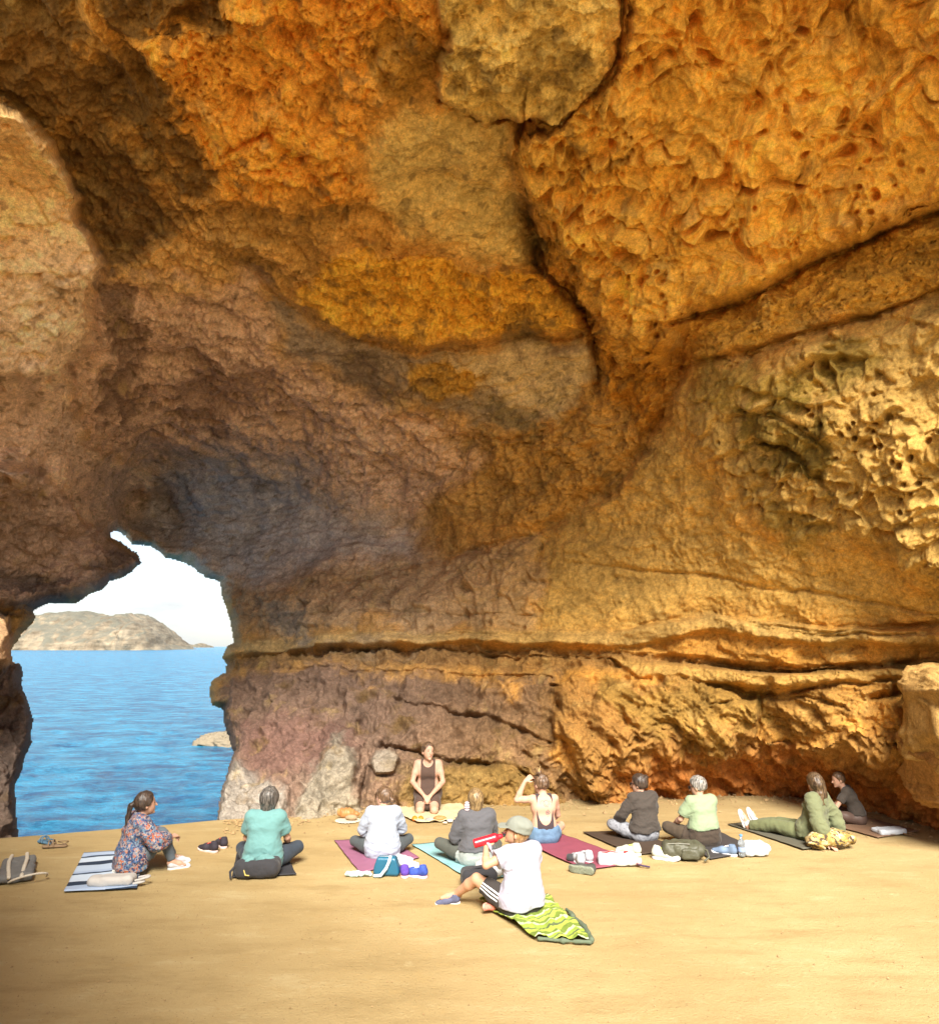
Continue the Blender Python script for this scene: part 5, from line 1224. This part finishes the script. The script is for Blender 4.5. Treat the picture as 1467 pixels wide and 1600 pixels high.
# blue sandals with straps
for (u, v, yw, mt, lb) in ((82, 1321, 60, M('sandal_blue', (.10, .20, .30), bump=.2), 'blue strappy sandal on the bare floor left of the kimono woman'), (105, 1324, 100, M('sandal_tan', (.25, .17, .10), bump=.2), 'tan strappy sandal with buckles beside the blue sandal')):
    blob('sandal', u, v, yw, lambda P: smax(cap(P * (1, 1, 0), (0, .03, 0), (.005, .21, 0), .034, .042), np.abs(P[..., 2] - .012) - .011, .004), (-.06, -.03, -.01), (.06, .28, .04), mt, lb, 'sandal', h=.007, parts=[
        ('strap', arcs(loop_pts((0, .17), .045, .01, .01, .055, 10, 0, math.pi), .007), (-.07, .1, 0), (.07, .24, .1), mt, .006),
        ('strap', arcs(loop_pts((0, .12), .045, .02, .01, .065, 10, 0, math.pi), .007), (-.07, .06, 0), (.07, .2, .11), mt, .006),
        ('ankle_strap', arcs(loop_pts((.0, .04), .045, .05, .02, .05, 12), .006), (-.07, -.03, 0), (.07, .12, .1), mt, .006)])
# trainers: black and red beside the teal T-shirt
BR_ = (M('shoe_black', (.035, .03, .04), noise=.3, bump=.3), M('sole_cream', (.62, .48, .44), bump=0), M('lace_red', (.55, .07, .06), bump=0))
loose_shoe(340, 1333, 66, BR_, 'black trainer with red laces, left one of the pair by the teal t-shirt')
loose_shoe(352, 1327, 38, BR_, 'black trainer with red laces, right one of the pair by the teal t-shirt')
# dark open bag stuffed with teal cloth
DK = cloth('bag_black', (.035, .035, .04)); TC = M('cloth_teal', (.08, .36, .40), noise=.2, scale=20, bump=.6, bscale=30, bdist=.02)
blob('open_bag', 398, 1377, 2, lambda P: smax(rbox(P, (0, .12, .085), (.20, .12, .085), .06) + wr(P, .012, 6), -ell(P, (-.02, .13, .19), (.15, .08, .09)), .012), (-.26, -.05, -.01), (.26, .3, .22), DK, 'open black bag with teal clothes bulging out behind the teal t-shirt', 'bag', parts=[
    ('clothes', lambda P: smin(ell(P, (-.09, .10, .13), (.075, .07, .07)), ell(P, (.07, .13, .15), (.08, .06, .045)), .02) + wr(P, .016, 13), (-.2, 0, .02), (.2, .25, .26), TC, .008),
    ('zip_pull', arcs([v3(-.10, -.012, .09), v3(-.085, -.016, .05), v3(-.05, -.016, .045)], .006), (-.13, -.05, .02), (-.02, .02, .12), M('zip_brass', (.5, .4, .12), bump=0), .005),
    ('strap', arcs([v3(-.19, .04, .12), v3(-.235, .02, .07), v3(-.225, .01, .02)], .011), (-.28, -.04, 0), (-.14, .1, .16), DK, .007)])
# things behind the pale blue shirt
NV = M('leather_petrol', (.015, .11, .19), rough=.4, noise=.08, bump=.15, spec=.5); PB = M('strap_paleblue', (.46, .62, .70), noise=.05, bump=.2)
blob('handbag', 602, 1372, -6, lambda P: smax(rbox(P, (0, .07, .085), (.125, .055, .085), .03), P[..., 2] * .35 + np.abs(P[..., 0]) * .9 - .135, .01), (-.16, -.02, -.01), (.16, .15, .2), NV, 'petrol blue handbag with pale strap behind the pale blue shirt', 'bag', parts=[
    ('strap', arcs([v3(.04, .03, .175), v3(.035, .0, .14), v3(.01, -.012, .08), v3(-.04, -.025, .02), v3(-.1, -.02, .014)], .015), (-.16, -.06, -.005), (.1, .09, .21), PB, .007),
    ('zip', arcs([v3(-.08, .055, .168), v3(.02, .055, .17)], .006), (-.12, .02, .14), (.06, .09, .19), M('zip_steel', (.4, .4, .4), metal=.8, rough=.3, bump=0), .005)])
blob('scarf', 562, 1372, 8, lambda P: sunion([cap(P, (-.11, .05, .02), (-.02, .035, .022), .028), cap(P, (-.02, .035, .02), (.10, .02, .018), .024)], .03) + wr(P, .016, 16), (-.18, -.03, -.01), (.16, .12, .08), M('knit_paleblue', (.45, .60, .63), noise=.08, bump=.8, bscale=80), 'pale blue knitted scarf on the purple mat left of the blue handbag', 'scarf', h=.008)
blob('crumpled_shirt', 628, 1362, 0, lambda P: sunion([ell(P, (-.03, .16, .05), (.13, .10, .05)), cap(P, (.02, .12, .03), (.13, .07, .02), .035)], .05) + wr(P, .020, 9), (-.2, 0, -.01), (.22, .3, .14), WHITE, 'crumpled white top between the blue handbag and the colourful trainers', 'clothes')
PK = (M('shoe_violet', (.10, .05, .34), noise=.5, scale=18, bump=.3), M('sole_peach', (.75, .45, .42), bump=0), M('lace_pink', (.75, .08, .30), bump=0))
PK2 = (M('shoe_blue', (.035, .07, .34), noise=.5, scale=18, bump=.3), M('sole_rose', (.75, .42, .48), bump=0), M('lace_mint', (.62, .75, .70), bump=0))
loose_shoe(633, 1374, 10, PK, 'violet and pink trainer, toe pointing away, on the floor by the white top')
loose_shoe(668, 1373, 68, PK2, 'blue and pink trainer lying sideways right of the violet one')
# shells, fruit and stones in front of the teacher
LACEM = M('doily', (.62, .55, .42), bump=.4, bscale=200)
blob('doily', 541, 1288, 0, lambda P: smax(np.hypot(P[..., 0], P[..., 1] - .15) - .155 - .012 * np.sin(np.arctan2(P[..., 1] - .15, P[..., 0]) * 22), np.abs(P[..., 2] - .006) - .006, .004), (-.2, -.05, -.01), (.2, .35, .03), LACEM, 'round cream crocheted doily by the grey rock with a shell on it', 'doily', h=.008)
SH = M('shell_orange', (.42, .20, .07), rough=.45, noise=.4, scale=12, bump=.4, bscale=40); ST = M('pebble_tan', (.34, .25, .15), noise=.25, bump=.5)
def conch(P):
    d = ell(P, (0, 0, .06), (.115, .075, .06))
    for k in range(6): 
        a = k * 1.05; d = smin(d, ell(P, (-.03 + .06 * math.cos(a), .045 * math.sin(a), .09), (.022, .02, .028)), .02)
    return smin(d, ell(P, (.11, -.01, .045), (.06, .03, .03)), .03) + .003 * np.sin(P[..., 0] * 130)
blob('shell', 541, 1284, 8, lambda P: conch(P - v3(0, .12, 0)), (-.16, -.02, -.01), (.2, .24, .15), SH, 'large orange-brown seashell on the crocheted doily', 'shell', z=.012)
blob('stone', 547, 1286, -8, lambda P: ell(P, (0, .05, .035), (.08, .04, .035)) + wr(P, .006, 8), (-.1, -.02, -.01), (.1, .12, .09), ST, 'smooth tan stone leaning in front of the large seashell', 'stone', z=.012)
for u, lb in ((648, 'left one of the two small oranges in front of the teacher'), (657.5, 'right one of the two small oranges in front of the teacher')):
    def om(P): return np.sqrt(P[..., 0] ** 2 + P[..., 1] ** 2 + ((P[..., 2] - .030) * 1.1) ** 2) - .036 + .004 * np.exp(-((P[..., 0] ** 2 + P[..., 1] ** 2) / .00008))
    t = blob('orange', u, 1284, 0, om, (-.05, -.05, -.01), (.05, .05, .08), M('orange_peel', (.75, .20, .015), rough=.5, noise=.1, bump=.3, bscale=200), lb, 'fruit', h=.006, group='oranges in front of the teacher', parts=[('stalk', lambda P: cap(P, (0, 0, .058), (0, 0, .066), .004), (-.01, -.01, .05), (.01, .01, .075), M('stalk', (.12, .14, .04), bump=0), .003)])
for (u, v, sx, sy, sz, m_, lb, ct) in ((671, 1286, .06, .035, .028, M('pebble_grey', (.30, .28, .27), noise=.3, bump=.4), 'flat grey stone beside the oranges at the blanket edge', 'stone'),
    (687, 1285, .085, .045, .035, SH, 'orange seashell lying right before the teacher\'s knees', 'shell'), (703, 1287, .04, .03, .022, WHITE, 'small white shell at the blanket edge right of the orange shell', 'shell'),
    (712, 1284, .035, .02, .02, M('pebble_dark', (.06, .05, .045), bump=.3), 'small black stone, rightmost of the things before the teacher', 'stone'), (695, 1289, .03, .02, .015, LACEM, 'tiny cream pebble nearest to the camera in the teacher\'s row', 'stone')):
    blob(ct, u, v, 0, lambda P, a=(sx, sy, sz): ell(P, (0, .02, a[2]), a) + wr(P, .005, 22, sx * 99), (-.12, -.08, -.01), (.12, .1, .1), m_, lb, ct, h=.007)

# around the woman with the cap
GC = M('sweat_lightgrey', (.42, .43, .43), noise=.05, bump=.4)
blob('sweatshirt', 758, 1379, -20, lambda P: ell(P, (.0, .16, .09), (.16, .12, .09)) + wr(P, .018, 6), (-.22, 0, -.02), (.22, .34, .22), GC, 'light grey sweatshirt bundled on the mat beside the cap wearer', 'clothes')
blob('shoulder_bag', 752, 1392, 12, lambda P: smax(rbox(P, (0, .12, .08), (.16, .10, .08), .05) + wr(P, .008, 6), -ell(P, (0, .05, .06), (.10, .09, .055)), .01), (-.22, -.05, -.01), (.22, .28, .22), DK, 'black shoulder bag in front of the cap wearer\'s raised knee', 'bag', parts=[
    ('handle', arcs(loop_pts((0, .05), .14, .03, .05, .12, 14, 0, math.pi), .012), (-.2, -.03, 0), (.2, .14, .22), DK, .008)])
# red bottle in her hand
bw = hat_person.matrix_basis
hj = hat_J; Rh = head_frame(hj)
bpy.context.view_layer.update()
m_w = bw @ Vector(hj['hd'] + Rh @ np.array((0, .105, -.058)) * HS)
h_w = bw @ Vector(hj['wrL'] + hj['handL'] / np.linalg.norm(hj['handL']) * .085)
dirv = (h_w - m_w).normalized(); bl = .25
RB = M('bottle_red', (.62, .015, .03), rough=.3, noise=.03, bump=0, spec=.6)
tb = empty('bottle', m_w, 'shiny red drinking bottle held to the mouth of the woman in the cap', 'bottle'); tb.rotation_euler = dirv.to_track_quat('Z', 'Y').to_euler()
link('flask', sdf_mesh('flask', lambda P: smin(smax(np.hypot(P[..., 0], P[..., 1]) - .036, np.abs(P[..., 2] - .17) - .10, .012), cap(P, (0, 0, .03), (0, 0, .08), .020, .026), .02), (-.05, -.05, -.01), (.05, .05, .3), .006), RB, tb)
link('spout', sdf_mesh('spout', lambda P: cap(P, (0, 0, -.005), (0, 0, .03), .013), (-.03, -.03, -.03), (.03, .03, .05), .004), M('spout_black', (.03, .03, .03), bump=0), tb)

# end of the maroon mat
SV = (M('shoe_silver', (.38, .40, .43), noise=.35, scale=30, bump=.4, rough=.5), M('sole_silver', (.68, .70, .72), bump=0), M('lace_silver', (.7, .7, .7), bump=0))
BK = (M('shoe_graphite', (.06, .06, .055), noise=.3, bump=.4), M('sole_olive', (.18, .20, .15), noise=.4, scale=60, bump=.4), M('lace_graphite', (.2, .2, .2), bump=0))
loose_shoe(910, 1356, 12, SV, 'silver white trainer standing on the maroon mat left of the white bag', scale=1.05, pitch=4)
loose_shoe(924, 1351, 20, SV, 'silver white trainer tucked close against the white bag with red print', scale=1.05)
loose_shoe(928, 1370, 62, BK, 'dark olive shoe lying on its side nearest the maroon mat corner', lie=80)
blob('cap_cloth', 893, 1350, 0, lambda P: ell(P, (0, .05, .04), (.05, .06, .04)) + wr(P, .01, 12), (-.1, -.05, -.01), (.1, .15, .12), DK, 'small black cloth beside the silver trainers on the maroon mat', 'clothes')
rp_ = M('print_red', (.70, .04, .035), rough=.7, bump=0)
wb_fn = lambda P: rbox(P, (0, .11, .055), (.19, .095, .055), .035) + wr(P, .012, 6)
wb = blob('cloth_bag', 966, 1357, -3, wb_fn, (-.25, -.03, -.01), (.25, .26, .15), WHITE, 'white cloth bag with red leaf print at the end of the maroon mat', 'bag', parts=[
    ('pink_lining', lambda P: ell(P, (.20, .07, .045), (.05, .06, .04)) + wr(P, .014, 14), (.1, -.03, -.01), (.3, .18, .12), M('lining_pink', (.60, .32, .33), bump=.3), .008),
    ('strap', arcs([v3(.19, .02, .03), v3(.24, .0, .02), v3(.30, -.01, .014)], .009), (.12, -.06, -.01), (.36, .08, .07), M('strap_black', (.05, .03, .07), bump=0), .006)])
def leafp(cx, cy, L_, w, a):
    V, Fs = [], []; 
    for i in range(9):
        t = -1 + 2 * i / 8; hw = w * (1 - t * t)
        for s in (-1, 1):
            x = cx + math.cos(a) * t * L_ - math.sin(a) * s * hw; y = cy + math.sin(a) * t * L_ + math.cos(a) * s * hw
            zs = np.linspace(.16, .0, 200); z = zs[np.argmax(wb_fn(np.stack([np.full(200, x), np.full(200, y), zs], -1)) < 0)]; V.append((x, y, z + .003))
    for i in range(8): Fs.append((2 * i, 2 * i + 1, 2 * i + 3, 2 * i + 2))
    return py_mesh('red_print', V, Fs)
for (cx, cy, L_, w, a) in ((-.10, .13, .055, .018, .3), (-.03, .14, .06, .014, -.15), (.10, .15, .05, .022, 1.0)): link('red_print', leafp(cx, cy, L_, w, a), rp_, wb)
# white and lime trainers, olive backpack
NE = (M('shoe_whitelime', (.46, .48, .42), noise=.12, scale=12, bump=.3), M('sole_bright', (.55, .55, .55), bump=0), M('lace_lime', (.62, .75, .15), bump=0))
loose_shoe(1002, 1338, 60, NE, 'white trainer with lime laces, left of the pair beside the olive backpack', scale=1.05)
loose_shoe(1018, 1341, -118, NE, 'white trainer with lime laces, right of the pair touching the olive backpack', scale=1.1)
OB = M('nylon_olive', (.075, .075, .05), rough=.5, noise=.15, bump=.5, bscale=30, bdist=.015)
blob('backpack', 1070, 1348, -6, lambda P: rbox(P, (0, .14, .085), (.21, .13, .085), .07) + wr(P, .022, 5), (-.28, -.05, -.02), (.28, .32, .22), OB, 'crumpled dark olive nylon backpack on the floor between the trainers and the green t-shirt', 'backpack', parts=[
    ('pocket', lambda P: rbox(P, (.06, .02, .07), (.09, .03, .055), .025) + wr(P, .008, 9), (-.06, -.04, -.01), (.18, .08, .15), OB, .008),
    ('strap', arcs([v3(.16, .05, .13), v3(.225, .02, .11), v3(.24, .0, .05), v3(.19, -.02, .02)], .010), (.1, -.06, 0), (.28, .1, .17), OB, .007),
    ('zip', arcs([v3(-.16, .05, .155), v3(-.05, .035, .165), v3(.06, .035, .16)], .006), (-.2, 0, .12), (.1, .08, .2), M('zip_grey', (.2, .2, .17), bump=0), .005)])
# behind the green T-shirt: trainer, water bottle, white bag
BW = (M('shoe_slate', (.14, .20, .30), noise=.3, bump=.3), M('sole_white2', (.72, .70, .72), bump=0), M('lace_white2', (.7, .7, .7), bump=0))
loose_shoe(1152, 1339, 60, BW, 'slate blue and white trainer at the edge of the soot black mat')
blob('white_bag', 1186, 1341, 4, lambda P: rbox(P, (0, .11, .065), (.13, .10, .065), .03) + wr(P, .016, 7), (-.19, -.04, -.01), (.19, .26, .17), M('plastic_white', (.48, .51, .55), rough=.45, noise=.04, bump=.3), 'plain white crumpled bag behind the person in the green t-shirt', 'bag')
wbm, n_, l_, b_ = mat_new('clear_plastic'); b_.inputs['Base Color'].default_value = (.75, .82, .88, 1); b_.inputs['Roughness'].default_value = .08; b_.inputs['Transmission Weight'].default_value = .8; b_.inputs['IOR'].default_value = 1.33
t = empty('water_bottle', ground(1159, 1340) + Vector((0, 0, .012)), 'clear plastic water bottle with blue cap standing beside the white bag', 'bottle')
link('bottle_body', sdf_mesh('bottle_body', lambda P: smin(smax(np.hypot(P[..., 0], P[..., 1]) - .034 - .0015 * np.sin(P[..., 2] * 160), np.abs(P[..., 2] - .075) - .075, .01), cap(P, (0, 0, .15), (0, 0, .185), .022, .012), .02), (-.05, -.05, -.01), (.05, .05, .22), .006), wbm, t)
link('bottle_cap', sdf_mesh('bottle_cap', lambda P: smax(np.hypot(P[..., 0], P[..., 1]) - .016, np.abs(P[..., 2] - .205) - .011, .003), (-.03, -.03, .18), (.03, .03, .23), .004), M('cap_blue', (.10, .25, .5), bump=0), t)
link('bottle_label', sdf_mesh('bottle_label', lambda P: smax(np.hypot(P[..., 0], P[..., 1]) - .0368, np.abs(P[..., 2] - .07) - .022, .002), (-.05, -.05, .03), (.05, .05, .11), .005), M('label_blue', (.25, .35, .6), bump=0), t)
# leopard cloth bag behind the hooded woman
LEO = pattern_mat('leaf_print', [(.40, .29, .12), (.06, .04, .02), (.42, .33, .16), (.27, .18, .04), (.46, .40, .26), (.07, .045, .025), (.34, .24, .07)], 8, stretch=(1, 1.6, 1))
blob('printed_bag', 1309, 1331, -4, lambda P: sunion([ell(P, (0, .17, .09), (.25, .15, .10)), ell(P, (-.19, .11, .07), (.11, .09, .07))], .05) + wr(P, .026, 5), (-.36, -.03, -.02), (.34, .38, .24), LEO, 'tan, gold and brown printed cloth bag behind the hand of the hooded woman', 'bag', parts=[
    ('handle', arcs(loop_pts((-.20, .05), .09, .05, .02, .05, 12, 2.2, 5.6), .013), (-.36, -.06, -.01), (-.05, .16, .12), LEO, .008)])
blob('pouch', 1400, 1308, 10, lambda P: rbox(P, (0, .12, .035), (.17, .10, .030), .022) + wr(P, .010, 7), (-.24, -.03, -.02), (.24, .26, .12), M('pouch_white', (.50, .54, .60), noise=.04, bump=.3), 'flat white pouch at the right end of the tan mat', 'pouch')
blob('cord', 1424, 1308, 0, arcs(loop_pts((0, .05), .07, .04, .012, .01, 12, 0, 5), .008), (-.12, -.04, -.01), (.12, .14, .05), M('cord_brown', (.25, .15, .07), bump=0), 'short brown cord curled beside the white pouch', 'cord', h=.006)

# ------------------------------------------------------------------ loose rocks
def boulder(name, c, r, seed, label, col, amp=.25, rz=0, n=70, layers=0):
    th = np.linspace(0, math.pi, n); ph = np.linspace(0, 2 * math.pi, n * 2, endpoint=False)
    T, F_ = np.meshgrid(th, ph, indexing='ij'); D = np.stack([np.sin(T) * np.cos(F_), np.sin(T) * np.sin(F_), np.cos(T)], -1)
    D = np.sign(D) * np.abs(D) ** (.45 if layers else .75)
    P = D * np.array(r); n1 = fbm(P * 1.6 + seed, 5, ridged=True, gain=.55); t = fbm(P * np.array((1, 1, 3.5)) + seed * 2, 5) * 6; st = np.floor(t) + sstep(0, .2, t - np.floor(t))
    P = P * (1 + amp * (n1 - .4) + layers * st * .03)[..., None] + .02 * fbm(P * 9, 3)[..., None]
    Q = []; m = n * 2
    i = np.arange(n - 1)[:, None] * m; j = np.arange(m)[None]; Q = np.stack([i + j, i + m + j, i + m + (j + 1) % m, i + (j + 1) % m], -1).reshape(-1, 4)
    me = np_mesh(name, P.reshape(-1, 3), Q)
    o = link(name, me, rock_material('boulder_stone_%d' % seed, base=col)); o.location = c; o.rotation_euler = (0, 0, rz)
    return tag(o, label, 'rock')
boulder('boulder', at(1466, 1120, 7.9) + Vector((.42, .25, -.05)), (.46, .55, .50), 3, 'large layered orange boulder jutting in from the right edge', (.38, .23, .075), .30, layers=1.6)
boulder('boulder', at(1478, 1205, 8.0) + Vector((.45, .3, -.05)), (.5, .5, .38), 6, 'darker orange rock under the boulder at the right edge', (.30, .155, .05), .30, layers=1.6)
g1 = ground(338, 1166, SEA); boulder('sea_rock', g1 + Vector((1.3, .3, -.1)), (2.5, 1.4, .85), 5, 'low tan rock rising from the sea by the cave mouth', (.20, .165, .115), .4)
